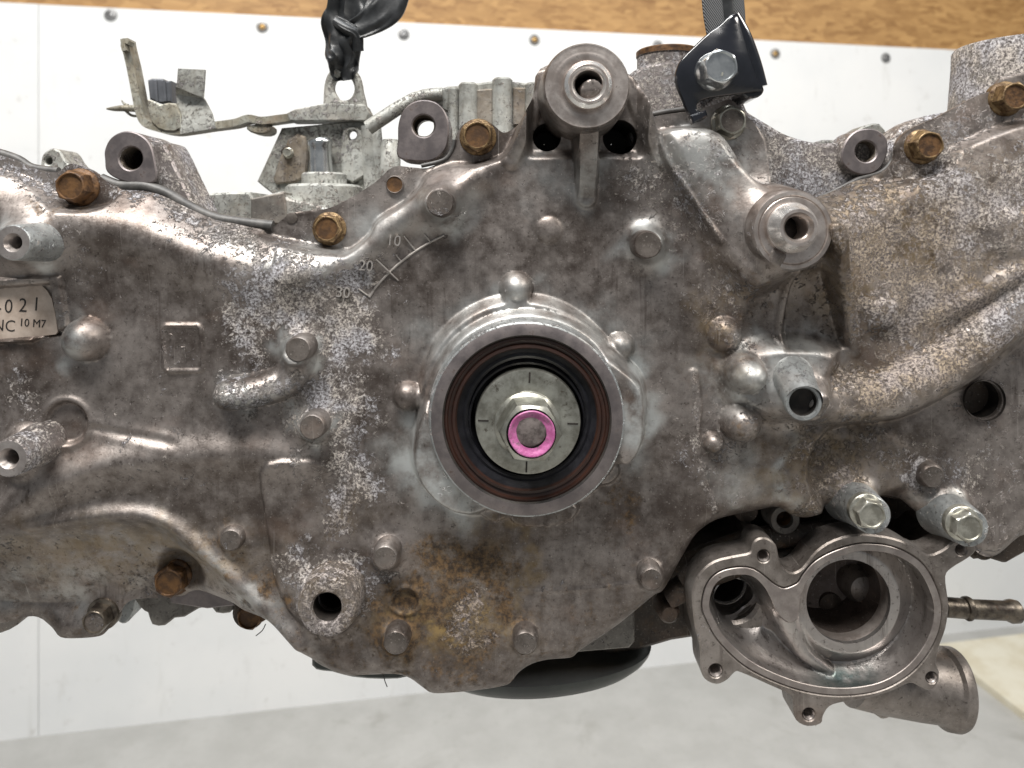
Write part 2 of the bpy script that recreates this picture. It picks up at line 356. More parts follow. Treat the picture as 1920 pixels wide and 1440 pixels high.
def sweep(name, path, section, mat, parent=engine, angle=40, up=(0, 1, 0), cap=True):
    """path: 3-D points; section(i, t) -> list of 2-D offsets in metres"""
    P = [Vector(p) for p in path]; b = MB(); rg = []; n = len(P)
    ref = Vector(up)
    for i in range(n):
        t = (P[min(i + 1, n - 1)] - P[max(i - 1, 0)]).normalized()
        s = t.cross(ref).normalized(); u = s.cross(t).normalized(); ref = u
        rg.append([tuple(P[i] + s * a + u * c) for a, c in section(i, i / (n - 1))])
    b.rings(rg, 0, cap, cap)
    return b.build(name, mat, parent, angle)
def tube(name, pts, radii, mat, parent=engine, n=28, sm=0, angle=40, cap=True):
    """pts as (px, py, z); radii in picture units at that depth"""
    if sm:
        q = smooth_poly([(*p, r) for p, r in zip(pts, radii)], sm, False); pts = [p[:3] for p in q]; radii = [p[3] for p in q]
    rr = [r * kz(p[2]) * S for p, r in zip(pts, radii)]
    d0 = Vector(W(*pts[-1])) - Vector(W(*pts[0]))
    up = (0, 1, 0) if abs(d0.normalized().y) < 0.8 else (0, 0, 1)
    return sweep(name, [W(*p) for p in pts], lambda i, t: [(rr[i] * math.cos(2 * math.pi * k / n), rr[i] * math.sin(2 * math.pi * k / n)) for k in range(n)], mat, parent, angle, up, cap)

# signed distances on numpy grids
def seg_dist(X, Y, pts, closed):
    d = np.full(X.shape, 1e9); tt = np.zeros(X.shape); n = len(pts); m = n if closed else n - 1
    cum = 0.0; lens = [math.dist(pts[i], pts[(i + 1) % n]) for i in range(m)]; tot = sum(lens)
    for i in range(m):
        ax, ay = pts[i]; bx, by = pts[(i + 1) % n]; ex, ey = bx - ax, by - ay; l2 = ex * ex + ey * ey + 1e-9
        t = np.clip(((X - ax) * ex + (Y - ay) * ey) / l2, 0, 1)
        dd = np.hypot(X - ax - t * ex, Y - ay - t * ey); w = dd < d
        d[w] = dd[w]; tt[w] = (cum + t[w] * lens[i]) / tot; cum += lens[i]
    return d, tt
def inside(X, Y, pts):
    c = np.zeros(X.shape, bool); n = len(pts)
    for i in range(n):
        ax, ay = pts[i - 1]; bx, by = pts[i]
        if ay == by: continue
        w = ((ay > Y) != (by > Y)) & (X < (bx - ax) * (Y - ay) / (by - ay) + ax); c ^= w
    return c
def poly_sd(X, Y, pts):
    d, _ = seg_dist(X, Y, pts, True); return np.where(inside(X, Y, pts), -d, d)
def sst(x, a, b):
    t = np.clip((x - a) / (b - a), 0, 1); return t * t * (3 - 2 * t)
def smax(a, b, k):
    h = np.clip(0.5 + 0.5 * (a - b) / k, 0, 1); return b + (a - b) * h + k * h * (1 - h)
def smin(a, b, k): return -smax(-a, -b, k)

def heightfield(name, sdf, zfun, bounds, step, skirt, mat, parent=engine, maskfun=None, angle=50, skirt_in=0.0):
    x0, y0, x1, y1 = bounds
    xs = np.arange(x0, x1 + step, step); ys = np.arange(y0, y1 + step, step)
    X, Y = np.meshgrid(xs, ys); sd = sdf(X, Y)
    gy, gx = np.gradient(sd, step); gl = np.hypot(gx, gy) + 1e-9; gx /= gl; gy /= gl
    keep = sd < step * 0.75; near = keep & (sd > -step * 0.72)
    X = X.copy(); Y = Y.copy()
    X[near] -= (sd * gx)[near]; Y[near] -= (sd * gy)[near]
    s2 = sdf(X[near], Y[near]); X[near] -= s2 * gx[near]; Y[near] -= s2 * gy[near]
    q = keep[:-1, :-1] & keep[1:, :-1] & keep[:-1, 1:] & keep[1:, 1:]
    used = np.zeros(keep.shape, bool)
    for a in (slice(None, -1), slice(1, None)):
        for c in (slice(None, -1), slice(1, None)): used[a, c] |= q
    idx = -np.ones(keep.shape, int); idx[used] = np.arange(used.sum())
    vx, vy = X[used], Y[used]; vz = zfun(vx, vy)
    V = np.stack([(vx - CX) * S, -vz * S, (CY - vy + ZB) * S], 1)
    ii, jj = np.nonzero(q)
    F = np.stack([idx[ii, jj], idx[ii + 1, jj], idx[ii + 1, jj + 1], idx[ii, jj + 1]], 1)
    # boundary edges -> skirt
    E = np.concatenate([F[:, [0, 1]], F[:, [1, 2]], F[:, [2, 3]], F[:, [3, 0]]])
    key = np.sort(E, 1); kk = key[:, 0].astype(np.int64) * (len(V) + 1) + key[:, 1]
    u, inv, cnt = np.unique(kk, return_inverse=True, return_counts=True)
    B = E[cnt[inv] == 1]
    bv = np.unique(B); mp = -np.ones(len(V), int); mp[bv] = len(V) + np.arange(len(bv))
    BV = V[bv].copy(); BV[:, 1] = np.maximum(-skirt * S, BV[:, 1] + 10 * S)
    F2 = np.stack([B[:, 1], B[:, 0], mp[B[:, 0]], mp[B[:, 1]]], 1)
    Va = np.concatenate([V, BV]); Fa = np.concatenate([F, F2])
    me = bpy.data.meshes.new(name)
    me.vertices.add(len(Va)); me.vertices.foreach_set('co', Va.astype(np.float32).ravel())
    me.loops.add(len(Fa) * 4); me.loops.foreach_set('vertex_index', Fa.astype(np.int32).ravel())
    me.polygons.add(len(Fa)); me.polygons.foreach_set('loop_start', np.arange(0, len(Fa) * 4, 4, dtype=np.int32))
    me.polygons.foreach_set('loop_total', np.full(len(Fa), 4, np.int32))
    me.polygons.foreach_set('use_smooth', np.ones(len(Fa), bool))
    me.update(calc_edges=True); me.validate()
    if maskfun is not None:
        c = maskfun(np.concatenate([vx, vx[bv]]), np.concatenate([vy, vy[bv]])).astype(np.float32)
        at = me.attributes.new('mask', 'FLOAT_COLOR', 'POINT'); at.data.foreach_set('color', c.ravel())
        at = me.attributes.new('mask_pale', 'FLOAT_COLOR', 'POINT'); at.data.foreach_set('color', np.repeat(c[:, 3:4], 4, 1).ravel())
    me.materials.append(mat); me.set_sharp_from_angle(angle=R(angle))
    o = bpy.data.objects.new(name, me); COL.objects.link(o); o.parent = parent
    return o

# ------------------------------------------------------------------ room: floor and wall
def static(name, verts, faces, mat, parent=None): return mesh_obj(name, verts, faces, mat, parent, 30)
fl = static('floor', [(-4, -2.5, 0), (4, -2.5, 0), (4, 4, 0), (-4, 4, 0)], [(0, 1, 2, 3)], M['floor']); fl['kind'] = 'structure'
wall = bpy.data.objects.new('wall', None); COL.objects.link(wall)
wall.location = (-0.953, -D * S + 1.439, 0); wall.rotation_euler = (0, 0, math.atan2(0.261, 1.363))
wall['label'] = 'workshop wall of white plastic sheet below brown chipboard, behind the engine'; wall['category'] = 'wall'
def slab(name, x0, x1, z0, z1, y0, y1, mat, parent):
    v = [(x, y, z) for z in (z0, z1) for y in (y0, y1) for x in (x0, x1)]
    return static(name, v, [(0, 2, 3, 1), (4, 5, 7, 6), (0, 1, 5, 4), (1, 3, 7, 5), (3, 2, 6, 7), (2, 0, 4, 6)], mat, parent)
slab('chipboard_panel', -1.6, 3.6, 0.0, 2.5, 0.008, 0.03, M['osb'], wall)
sheets = [slab('white_sheet', -1.6, 0.066, 0.0, 1.372, -0.003, 0.007, M['sheet'], wall),
          slab('white_sheet', 0.0668, 3.6, 0.0, 1.372, -0.0015, 0.007, M['sheet'], wall)]
ca, sa = math.cos(wall.rotation_euler.z), math.sin(wall.rotation_euler.z)
def on_wall(px, py):                           # where a sight line meets the wall, in wall coordinates
    dx, dz = (px - CX) / D, (CY - py) / D
    # point = cam + t*(dx,1,dz);  wall: (p - wl) . n = 0, n = (-sa, ca)
    wx, wy = wall.location.x, wall.location.y
    t = ((wx - 0) * -sa + (wy + D * S) * ca) / (dx * -sa + ca)
    X, Y, Z = t * dx - wx, t - D * S - wy, HC + t * dz
    return X * ca + Y * sa, Z
for px, py, br in ((208, 29, 0), (492, 51, 1), (757, 65, 0), (1002, 75, 1), (1233, 86, 0), (1453, 101, 1), (1660, 109, 0)):
    u, z = on_wall(px, py); b = MB(); y0 = -0.004 if u < 0.066 else -0.001
    def rg(r, y): return [(u + r * math.cos(2 * math.pi * i / 20), y, z + r * math.sin(2 * math.pi * i / 20)) for i in range(20)]
    b.rings([rg(0.0125, y0 + 0.004), rg(0.0125, y0), rg(0.0105, y0 - 0.003), rg(0.0075, y0 - 0.0034), rg(0.006, y0 - 0.001)], 0)
    b.rings([rg(0.006, y0 - 0.001), rg(0.0045, y0 - 0.002), rg(0.001, y0 - 0.0022)], 1, False, True)
    b.build('screw', [M['screw'], M['brass'] if br else M['screw']], sheets[1] if u > 0.066 else sheets[0])
# pale board lying on the floor by the wall
def on_floor(px, py, h=0.0):
    t = (HC - h) * D / (py - CY); return ((px - CX) / D * t, t - D * S, h)
q = [on_floor(1640, 1222, 0.015), on_floor(1935, 1186, 0.015), on_floor(1990, 1390, 0.015), on_floor(1810, 1252, 0.015)]
bd = MB(); bd.rings([[(x, y, 0.0) for x, y, z in q], q], 0, True, True)
board = bd.build('plywood_board', M['plywood'], None, 20)
board['label'] = 'pale plywood board lying on the grey floor against the white wall'; board['category'] = 'board'

# ------------------------------------------------------------------ timing cover (main casting)
OUT = [(-120, 250), (-60, 275), (0, 292), (30, 303), (60, 316), (100, 322), (125, 306), (165, 318), (192, 338), (225, 352), (270, 354), (310, 366), (350, 389),
       (400, 411), (450, 420), (500, 427), (520, 413), (545, 398), (600, 392), (640, 377), (700, 340), (733, 311), (770, 312), (800, 313),
       (832, 296), (846, 275), (856, 245), (870, 228), (897, 221), (923, 230), (943, 246), (962, 238), (982, 222), (1000, 180), (1013, 130), (1100, 110),
       (1187, 150), (1213, 200), (1217, 221), (1250, 213), (1300, 207), (1340, 195), (1372, 186), (1398, 212), (1441, 262), (1443, 345), (1470, 380), (1540, 368), (1580, 352),
       (1613, 336), (1653, 325), (1676, 302), (1682, 268), (1700, 247), (1730, 231), (1757, 220), (1797, 198), (1830, 181), (1863, 168), (1876, 148),
       (1895, 140), (1960, 130), (2040, 130), (2060, 500), (2040, 900), (1980, 1000), (1935, 1020), (1898, 1051), (1880, 1056), (1850, 1048), (1835, 1020),
       (1800, 1014), (1777, 998), (1740, 975), (1710, 950), (1697, 945), (1653, 938), (1640, 975), (1600, 983), (1580, 970), (1563, 953), (1533, 958), (1507, 965), (1480, 961),
       (1457, 947), (1423, 953), (1380, 962), (1340, 972), (1313, 989), (1297, 1006), (1273, 1047), (1252, 1087), (1240, 1105), (1227, 1111), (1200, 1133),
       (1147, 1177), (1087, 1217), (1070, 1230), (1027, 1233), (997, 1241), (973, 1257), (957, 1277), (940, 1284), (907, 1290), (857, 1295), (813, 1297),
       (793, 1285), (770, 1268), (740, 1260), (687, 1261), (647, 1262), (590, 1237), (557, 1220), (530, 1193), (500, 1168), (467, 1134), (443, 1121),
       (410, 1110), (377, 1104), (353, 1112), (333, 1124), (260, 1128), (247, 1128), (230, 1138), (213, 1170), (200, 1183), (187, 1193), (147, 1196),
       (113, 1195), (93, 1180), (63, 1163), (40, 1163), (20, 1169), (-40, 1180), (-120, 1180)]
ZE = -28
OUTo = smooth_poly([o2(x, y, -75 if (x < 480 and y > 1080) else ZE) for x, y in OUT], 3)
CRK = (988, 787)                               # crank opening centre, at boss face z = 92
crx, cry = o2(*CRK, 92)
HOLES = [(crx, cry, 146), (*o2(612, 1141, 70), 25), (*o2(1850, 752, -30), 36), (*o2(1026, 256, -10), 27), (*o2(1164, 256, -10), 33)]
def cover_sd(X, Y):
    sd = poly_sd(X, Y, OUTo)
    for hx, hy, hr in HOLES: sd = np.maximum(sd, hr - np.hypot(X - hx, Y - hy))
    return sd
def pathd(X, Y, pts, sm=4): return seg_dist(X, Y, smooth_poly(pts, sm, False), False)
def bump_at(X, Y, px, py, z, r):               # hemisphere-like dome of height z above 0
    cx, cy = o2(px, py, z * 0.6); d = np.hypot(X - cx, Y - cy)
    return z * np.sqrt(np.clip(1 - (d / r) ** 2, 0, 1)) - 3 * np.clip(d - r, 0, 200)
def arch(d, r, h): return h * np.sqrt(np.clip(1 - (d / r) ** 2, 0, 1)) - 3 * np.clip(d - r, 0, 200)
def rise(z, m, h): return z + (np.maximum(z, h) - z) * m
FIL = []                                       # fillets: (ox, oy, r, height, width)
def region(X, Y, pts, w, sm=3): return 1 - sst(poly_sd(X, Y, smooth_poly(pts, sm)), -w, w)

FLANGE_L = [(480, 440), (520, 405), (600, 385), (690, 335), (735, 300), (790, 305), (840, 270), (860, 215), (930, 215), (985, 215), (972, 270), (940, 292), (890, 308), (845, 306), (800, 322),
            (785, 350), (755, 380), (705, 412), (690, 440), (655, 470), (630, 474), (560, 462)]
FLANGE_B = [(90, 290), (175, 290), (205, 340), (190, 385), (120, 392), (85, 370), (20, 330), (-100, 300), (-100, 250)]
EAR_R = [(1300, 190), (1380, 170), (1450, 255), (1452, 350), (1400, 330), (1375, 285), (1345, 248), (1300, 236), (1215, 245), (1210, 205)]
FLANGE_R = [(1660, 330), (1680, 240), (1760, 205), (1870, 140), (2060, 110), (2060, 190), (1900, 235), (1800, 280), (1770, 325), (1700, 340)]
SCOOP = [(-200, 1010), (60, 985), (180, 966), (250, 962), (310, 976), (360, 1012), (420, 1065), (490, 1132), (560, 1210), (600, 1260), (400, 1330), (-200, 1330)]
CENTRE_EDGE = [(488, 905), (496, 950), (505, 1000), (512, 1045), (535, 1100), (560, 1140)]

def cover_z(X, Y):
    z = np.zeros(X.shape)
    # gentle casting unevenness
    z += 1.2 * np.sin(X * 0.021 + 1.3 * np.sin(Y * 0.013)) + 1.0 * np.sin(Y * 0.027 + X * 0.009) + 0.6 * np.sin(X * 0.061 + Y * 0.047)
    # outer edge rolls back
    dE, _ = seg_dist(X, Y, OUTo, True)
    wroll = np.where(Y < 560, 75, 40.0)
    wroll = np.where((X < 520) & (Y < 560), 95, wroll)
    roll = np.where(Y < 560, 52, 22.0); roll = np.where((Y < 420) & (X > 960) & (X < 1240), 10, roll)
    z -= roll * (1 - np.clip(dE / wroll, 0, 1)) ** 2.2
    # left hump along the top: a rounded shoulder
    d, t = pathd(X, Y, [(-80, 470), (40, 425), (140, 420), (240, 432), (340, 462), (440, 500), (540, 520)])
    z += 26 * np.exp(-(d / 62) ** 2)
    d, t = pathd(X, Y, [(560, 510), (630, 500), (690, 470), (730, 430), (790, 395), (830, 360), (900, 330)])
    z += 20 * np.exp(-(d / 30) ** 2)
    # bolt flanges set back
    m = region(X, Y, FLANGE_L, 9); z = z * (1 - m) + m * -52
    m = region(X, Y, FLANGE_B, 9); z = z * (1 - m) + m * -40
    # right: shoulder under the ear and up to the second mount boss
    m = region(X, Y, [(1232, 238), (1300, 232), (1345, 252), (1378, 300), (1425, 345), (1480, 380), (1470, 500), (1400, 540), (1335, 470), (1300, 400), (1262, 320)], 22)
    z += 44 * m
    d, t = pathd(X, Y, [(1212, 205), (1240, 290), (1285, 365), (1338, 452)]); z += 13 * np.exp(-(d / 5) ** 2)
    m = region(X, Y, EAR_R, 8); z = z * (1 - m) + m * -36
    # right big area bulges, then steps to lower right
    m = region(X, Y, [(1540, 380), (1700, 350), (1820, 300), (2100, 220), (2100, 640), (1850, 560), (1640, 600), (1560, 540)], 45); z += 16 * m
    m = region(X, Y, FLANGE_R, 10); z = z * (1 - m) + m * -30
    z += 16 * np.exp(-(((X - 1885) / 42) ** 4 + ((Y - 437) / 40) ** 4)) + 14 * np.exp(-(((X - 1650) / 30) ** 4 + ((Y - 590) / 30) ** 4))
    # curved pipe rib on the right and lower ledge
    d, t = pathd(X, Y, [(1515, 748), (1600, 748), (1680, 732), (1775, 684), (1850, 624), (1930, 562), (2080, 445)])
    low = region(X, Y, [(1560, 808), (1700, 786), (1790, 745), (1860, 700), (1940, 640), (2100, 540), (2100, 1100), (1780, 1030), (1600, 1000), (1520, 900)], 14)
    z -= 42 * low
    z = smax(z, arch(d, 48, 48) - 10, 9)
    d, t = pathd(X, Y, [(1690, 640), (1790, 575), (1930, 485), (2080, 380)]); z += 15 * np.exp(-(d / 22) ** 2) * sst(t, 0, 0.3)
    # gusset ribs under the second boss
    d, t = pathd(X, Y, [(1525, 430), (1575, 560), (1600, 655)], 3); z = rise(z, 1 - sst(d, 10, 20), np.minimum(78, 92 - 86 * t))
    d, t = pathd(X, Y, [(1474, 480), (1466, 560), (1458, 632)], 3); z += (26 - 20 * t) * (1 - sst(d, 2, 14)) * (X < 1480 + 0 * X) + 0
    d, t = pathd(X, Y, [(1425, 475), (1390, 560), (1375, 640)], 3); z += (22 - 20 * t) * np.exp(-(d / 26) ** 2)
    m = region(X, Y, [(1478, 500), (1545, 505), (1588, 650), (1466, 650)], 7, 1); z -= 14 * m
    m = region(X, Y, [(1330, 470), (1400, 520), (1372, 640), (1310, 640), (1290, 560)], 20); z += 8 * m
    # sealing bead squeezed out down the right of the centre plate
    d, t = pathd(X, Y, [(1300, 700), (1306, 760), (1302, 830), (1316, 890), (1338, 958)]); z += 4 * (1 - sst(d, 6, 12))
    # cluster of domes with stub pipe
    m = region(X, Y, [(1352, 690), (1370, 660), (1420, 645), (1500, 640), (1560, 660), (1530, 720), (1480, 760), (1440, 780), (1370, 750)], 20); z += 36 * m
    for px, py, h, r in ((1405, 705, 92, 40), (1397, 797, 58, 38), (1362, 628, 34, 34), (1340, 832, 26, 20), (1447, 755, 38, 24)):
        z = smax(z, bump_at(X, Y, px, py, h, r), 6)
    FLT = ((1410, 708, 80, 30), (1400, 800, 52, 24))
    # step at lower right of the plate
    m = region(X, Y, [(1476, 820), (1700, 830), (1720, 920), (1600, 1000), (1476, 1000)], 14); z += 7 * m
    # hose-like scoop lower left
    d, t = pathd(X, Y, [(-100, 1000), (0, 968), (60, 932), (120, 897), (200, 868), (300, 856), (420, 850), (600, 862)])
    z += (36 - 24 * t) * np.exp(-(d / 34) ** 2)
    sd = poly_sd(X, Y, smooth_poly(SCOOP, 4)); dep = np.clip(-sd, 0, 400)
    z += np.where(sd < 0, -0.46 * dep * sst(dep, -10, 50), 0)
    d, t = pathd(X, Y, [(60, 985), (180, 966), (250, 962), (310, 976), (360, 1012), (420, 1065), (490, 1132), (560, 1210)]); z += 15 * np.exp(-(d / 16) ** 2)
    z = np.maximum(z, np.where((X < 520) & (Y > 1030), -88, -1e9))
    for px, py, w in ((318, 1092, 44), (160, 1170, 48)):
        m = np.exp(-(np.hypot(X - px, Y - py) / w) ** 4); z = z * (1 - m) + m * -76
    # groove pair at the left
    d, t = pathd(X, Y, [(175, 803), (240, 815), (300, 824), (345, 832)]); z += (1.6 * np.exp(-((d - 12) / 7) ** 2) - 2 * np.exp(-(d / 7) ** 2)) * (1 - sst(t, 0.8, 1.0))
    # centre plate edge
    m = region(X, Y, [(492, 880), (560, 860), (640, 900), (660, 1180), (560, 1160), (520, 1090), (505, 1000)], 5); z += 9 * m * (1 - sst(X, 520, 640))
    # raised pad that carries the sticker, recessed disc, plate with a figure 1
    m = region(X, Y, [(-120, 528), (116, 517), (129, 614), (60, 640), (-120, 650)], 3, 1); z += 10 * m
    m = region(X, Y, [(-120, 545), (98, 532), (112, 628), (-120, 645)], 3, 1); z -= 14 * m
    d = np.hypot(X - 126, Y - 792); z += -9 * (1 - sst(d, 34, 42)) + 5 * np.exp(-((d - 45) / 6) ** 2)
    rr = np.maximum(np.abs(X - 344 - 0.05 * (Y - 652)) - 26, 0) ** 2 + np.maximum(np.abs(Y - 652) - 33, 0) ** 2
    rr = np.sqrt(rr); z += 5 * (1 - sst(rr, 10, 16)) - 4 * (1 - sst(rr, 4, 9))
    # finger-like lug
    d, t = pathd(X, Y, [(438, 736), (485, 730), (535, 714), (560, 680)]); z = smax(z, arch(d, 31, 62 - 40 * t), 8)
    # domes
    for px, py, h, r in ((148, 640, 48, 42), (968, 541, 42, 31), (763, 746, 30, 28), (1165, 652, 30, 27), (1030, 432, 10, 26), (870, 760, 0.1, 5)):
        z = smax(z, bump_at(X, Y, px, py, h, r), 5)
    # crank boss base with its lobes
    d = np.hypot(X - crx, Y - cry)
    z = rise(z, 1 - sst(d, 176, 204), 56); z = rise(z, 1 - sst(np.hypot(X - crx + 10, Y - cry + 20), 176, 198), 30)
    m = region(X, Y, [(798, 735), (772, 800), (770, 850), (795, 900), (830, 935), (872, 962), (900, 955), (860, 880), (830, 800)], 8); m = sst(-poly_sd(X, Y, smooth_poly([(804, 735), (776, 790), (768, 845), (786, 898), (824, 938), (868, 962), (908, 962), (940, 930), (890, 860), (850, 780)], 3)), -3, 24); z = rise(z, m, 78 - 40 * sst(X, 820, 930))
    m = region(X, Y, [(1120, 650), (1170, 672), (1205, 710), (1209, 770), (1196, 830), (1170, 860), (1140, 850), (1130, 760)], 8); m = sst(-poly_sd(X, Y, smooth_poly([(1110, 645), (1165, 664), (1204, 704), (1212, 770), (1202, 830), (1172, 864), (1136, 850), (1120, 760)], 3)), -3, 24); z = rise(z, m, 86)
    m = region(X, Y, [(1150, 860), (1160, 885), (1140, 905), (1110, 900), (1120, 870)], 5); z = rise(z, m, 14)
    m = region(X, Y, [(890, 940), (908, 964), (930, 973), (954, 966), (966, 978), (1000, 984), (1050, 978), (1072, 968), (1078, 940), (980, 930)], 4); z = rise(z, m, 20)
    d2 = np.hypot(X - 968, Y - 575); z = rise(z, (1 - sst(np.abs(X - 968), 14, 28)) * (1 - sst(np.abs(Y - 572), 25, 40)), 30)
    # front mount boss on top: wings, rib
    d, t = pathd(X, Y, [(1022, 150), (1000, 205), (978, 262), (958, 300)]); z = rise(z, 1 - sst(d, 8, 22), 70 - 62 * t)
    d, t = pathd(X, Y, [(1178, 150), (1202, 205), (1222, 262), (1238, 300)]); z = rise(z, 1 - sst(d, 8, 22), 70 - 62 * t)
    rec = (1 - sst(Y, 278, 300)) * sst(X, 985 , 1000) * (1 - sst(X, 1195, 1212)) * (1 - 0)
    rec = rec * (np.abs(X - 1098) > 0); z = z * (1 - 0.8 * rec) - 22 * rec
    d, t = pathd(X, Y, [(1098, 190), (1099, 290), (1100, 372)], 2)
    z = rise(z, 1 - sst(d, 13 + 6 * (1 - t), 22 + 8 * (1 - t)), 92 - 82 * t)
    # small oval dimple and faint lines on the lower plate
    d = np.hypot((X - 760) / 1.15, Y - 1126); z += -6 * (1 - sst(d, 12, 24)) + 5 * np.exp(-((d - 25) / 5) ** 2)
    d, t = pathd(X, Y, [(960, 1108), (1080, 1106), (1190, 1092)]); z += 2.2 * np.exp(-(d / 3) ** 2)
    for ox, oy, r, h, w in FIL:
        d = np.hypot(X - ox, Y - oy); z += h * np.exp(-np.clip(d - r, 0, 1e9) / w) * (1 - sst(d, r + 2.5 * w, r + 4.5 * w))
    return z

def gauss(X, Y, x, y, rx, ry, rot=0, p=2):
    c, s = math.cos(R(rot)), math.sin(R(rot)); u = ((X - x) * c + (Y - y) * s) / rx; v = (-(X - x) * s + (Y - y) * c) / ry
    return np.exp(-(u * u + v * v) ** (p / 2))
def cover_mask(X, Y):
    X0, Y0 = X, Y
    X, Y = X + 16 * np.sin(Y * 0.045 + 1.7 * np.sin(X * 0.021)) + 9 * np.sin(Y * 0.11 + X * 0.06), Y + 14 * np.sin(X * 0.05 + 1.5 * np.sin(Y * 0.024)) + 8 * np.sin(X * 0.12 - Y * 0.05)
    cr = np.zeros(X.shape); ru = cr.copy(); ye = cr.copy(); pa = cr.copy()
    G = lambda *a: gauss(X, Y, *a)
    for a in ((470, 460, 120, 32, 12, 3, .75), (545, 560, 130, 90, 35, 3, .95), (470, 620, 70, 80, 0, 3, .75), (660, 560, 60, 60, 0, 3, .9), (640, 640, 80, 60, 0, 3, .9), (630, 760, 75, 120, 0, 3, .8), (660, 900, 60, 70, 30, 3, .85), (640, 960, 60, 40, 40, 3, .7),
              (600, 1070, 75, 48, 20, 4, .95), (690, 1100, 40, 60, 0, 4, .7), (575, 800, 45, 50, 0, 3, .8), (485, 728, 90, 34, -12, 3, .95), (40, 740, 40, 60, 0, 3, .55), (230, 350, 70, 20, 20, 2, .75), (150, 330, 80, 30, 10, 2, .6), (330, 395, 160, 20, 22, 2, .7), (20, 325, 100, 25, 20, 2, .6),
              (1250, 370, 70, 90, -35, 3, .55), (1210, 330, 50, 60, 0, 3, .5), (1300, 420, 40, 60, -30, 3, .6), (1330, 290, 60, 60, 0, 2, .4), (1340, 560, 60, 90, 0, 3, .5), (1640, 450, 120, 110, 0, 4, .9), (1800, 400, 150, 120, -30, 4, .8), (1880, 360, 90, 70, 0, 3, .85), (1700, 560, 130, 90, -20, 4, .9),
              (1700, 690, 190, 46, -22, 4, .95), (1850, 560, 130, 55, -35, 3, .9), (1560, 870, 110, 90, 0, 3, .62), (1680, 860, 130, 60, 0, 3, .5), (1530, 940, 60, 30, 0, 3, .7), (1750, 895, 26, 26, 0, 6, .95), (1850, 900, 110, 90, 0, 3, .35), (1380, 640, 40, 40, 0, 3, .5),
              (880, 1150, 45, 50, 0, 3, .75), (870, 1205, 45, 18, 0, 3, .7), (1330, 860, 70, 60, 0, 3, .4), (760, 330, 60, 14, -30, 2, .6), (640, 380, 90, 14, -25, 2, .55), (1720, 300, 60, 50, 0, 3, .5), (1850, 220, 90, 40, -20, 3, .4)):
        cr = np.maximum(cr, 1.05 * a[6] * G(a[0], a[1], a[2] * 1.1, a[3] * 1.1, a[4], min(a[5], 2.4)))
    cr = np.maximum(cr, 0.16 * sst(X, 1230, 1330)); cr = np.maximum(cr, 0.10 * (1 - sst(X, 560, 700)))
    for a in ((870, 1060, 110, 60, 10, 3, .62), (800, 1130, 130, 60, 0, 3, .6), (740, 1190, 100, 50, 0, 3, .62), (880, 1220, 70, 45, 0, 3, .5), (955, 1130, 30, 60, 0, 3, .6), (600, 1090, 60, 30, 0, 3, .35), (420, 1030, 70, 60, 0, 3, .4), (500, 1110, 70, 40, 40, 3, .5), (1165, 965, 40, 70, 0, 3, .42), (290, 1100, 70, 30, -30, 3, .55),
              (1380, 800, 80, 60, 0, 3, .35), (1400, 560, 60, 100, 0, 3, .3), (1640, 300, 100, 20, -20, 3, .3), (100, 385, 70, 16, 15, 2, .5), (910, 270, 50, 30, 0, 2, .35), (1180, 1020, 100, 90, 0, 3, .22), (560, 1200, 60, 30, 40, 3, .3), (830, 1260, 120, 30, 0, 3, .4)):
        ru = np.maximum(ru, a[6] * G(*a[:6]))
    for a in ((988, 1060, 20, 110, 0, 4, .5), (1700, 690, 190, 50, -22, 4, .45), (1800, 550, 160, 60, -30, 3, .45), (830, 1165, 130, 60, 0, 3, 1.1), (880, 1060, 90, 50, 0, 3, .4), (1660, 470, 190, 160, 0, 4, .40), (1850, 380, 120, 110, 0, 3, .22), (1560, 880, 160, 90, 0, 3, .4), (1340, 600, 40, 100, 0, 3, .35), (240, 1050, 260, 70, 0, 3, .45), (930, 980, 90, 25, 0, 3, .3), (650, 960, 50, 40, 0, 2, .3)):
        ye = np.maximum(ye, a[6] * G(*a[:6]))
    for a in ((500, 480, 120, 22, 10, 2, .4), (620, 480, 70, 34, -10, 2, .6), (700, 430, 60, 34, -35, 2, .7), (480, 735, 90, 34, -12, 3, .45), (560, 655, 46, 46, 0, 4, .8), (148, 640, 44, 44, 0, 6, .6), (968, 560, 40, 45, 0, 4, .7), (985, 640, 200, 80, 0, 4, .65), (1190, 760, 40, 110, 0, 4, 1.0), (815, 880, 70, 110, -35, 4, 1.0), (1330, 300, 110, 80, 35, 3, .6), (1400, 700, 90, 60, 0, 3, .75), (1470, 650, 90, 30, 0, 3, .6), (1020, 320, 60, 60, 0, 3, .35), (1470, 880, 12, 70, 0, 2, .7), (830, 400, 55, 50, 0, 3, .6), (1215, 450, 52, 52, 0, 4, .7), (1390, 900, 60, 50, 0, 3, .45), (1620, 950, 50, 26, 40, 3, .7), (1780, 960, 50, 30, 40, 3, .6), (230, 1030, 260, 70, 5, 3, .12), (430, 1090, 160, 14, 40, 2, .5), (70, 1130, 150, 50, 0, 3, .4), (585, 800, 40, 40, 0, 4, .6), (60, 460, 45, 40, 0, 4, .7), (1100, 330, 60, 60, 0, 4, .35)):
        pa = np.maximum(pa, a[6] * G(*a[:6]))
    db, _ = pathd(X0, Y0, [(1300, 700), (1306, 760), (1302, 830), (1316, 890), (1338, 958)]); cr = np.maximum(cr, 0.62 * (1 - sst(db, 5, 12)))
    ru = np.maximum(ru * 1.15, 0.30 * sst(Y, 930, 1150) * (X < 1300)); ru = np.maximum(ru, 0.12 * (X > 1250) * sst(Y, 480, 620))
    cr = cr * (1 - 0.5 * pa)
    return np.stack([cr, ru, ye, pa], 1)

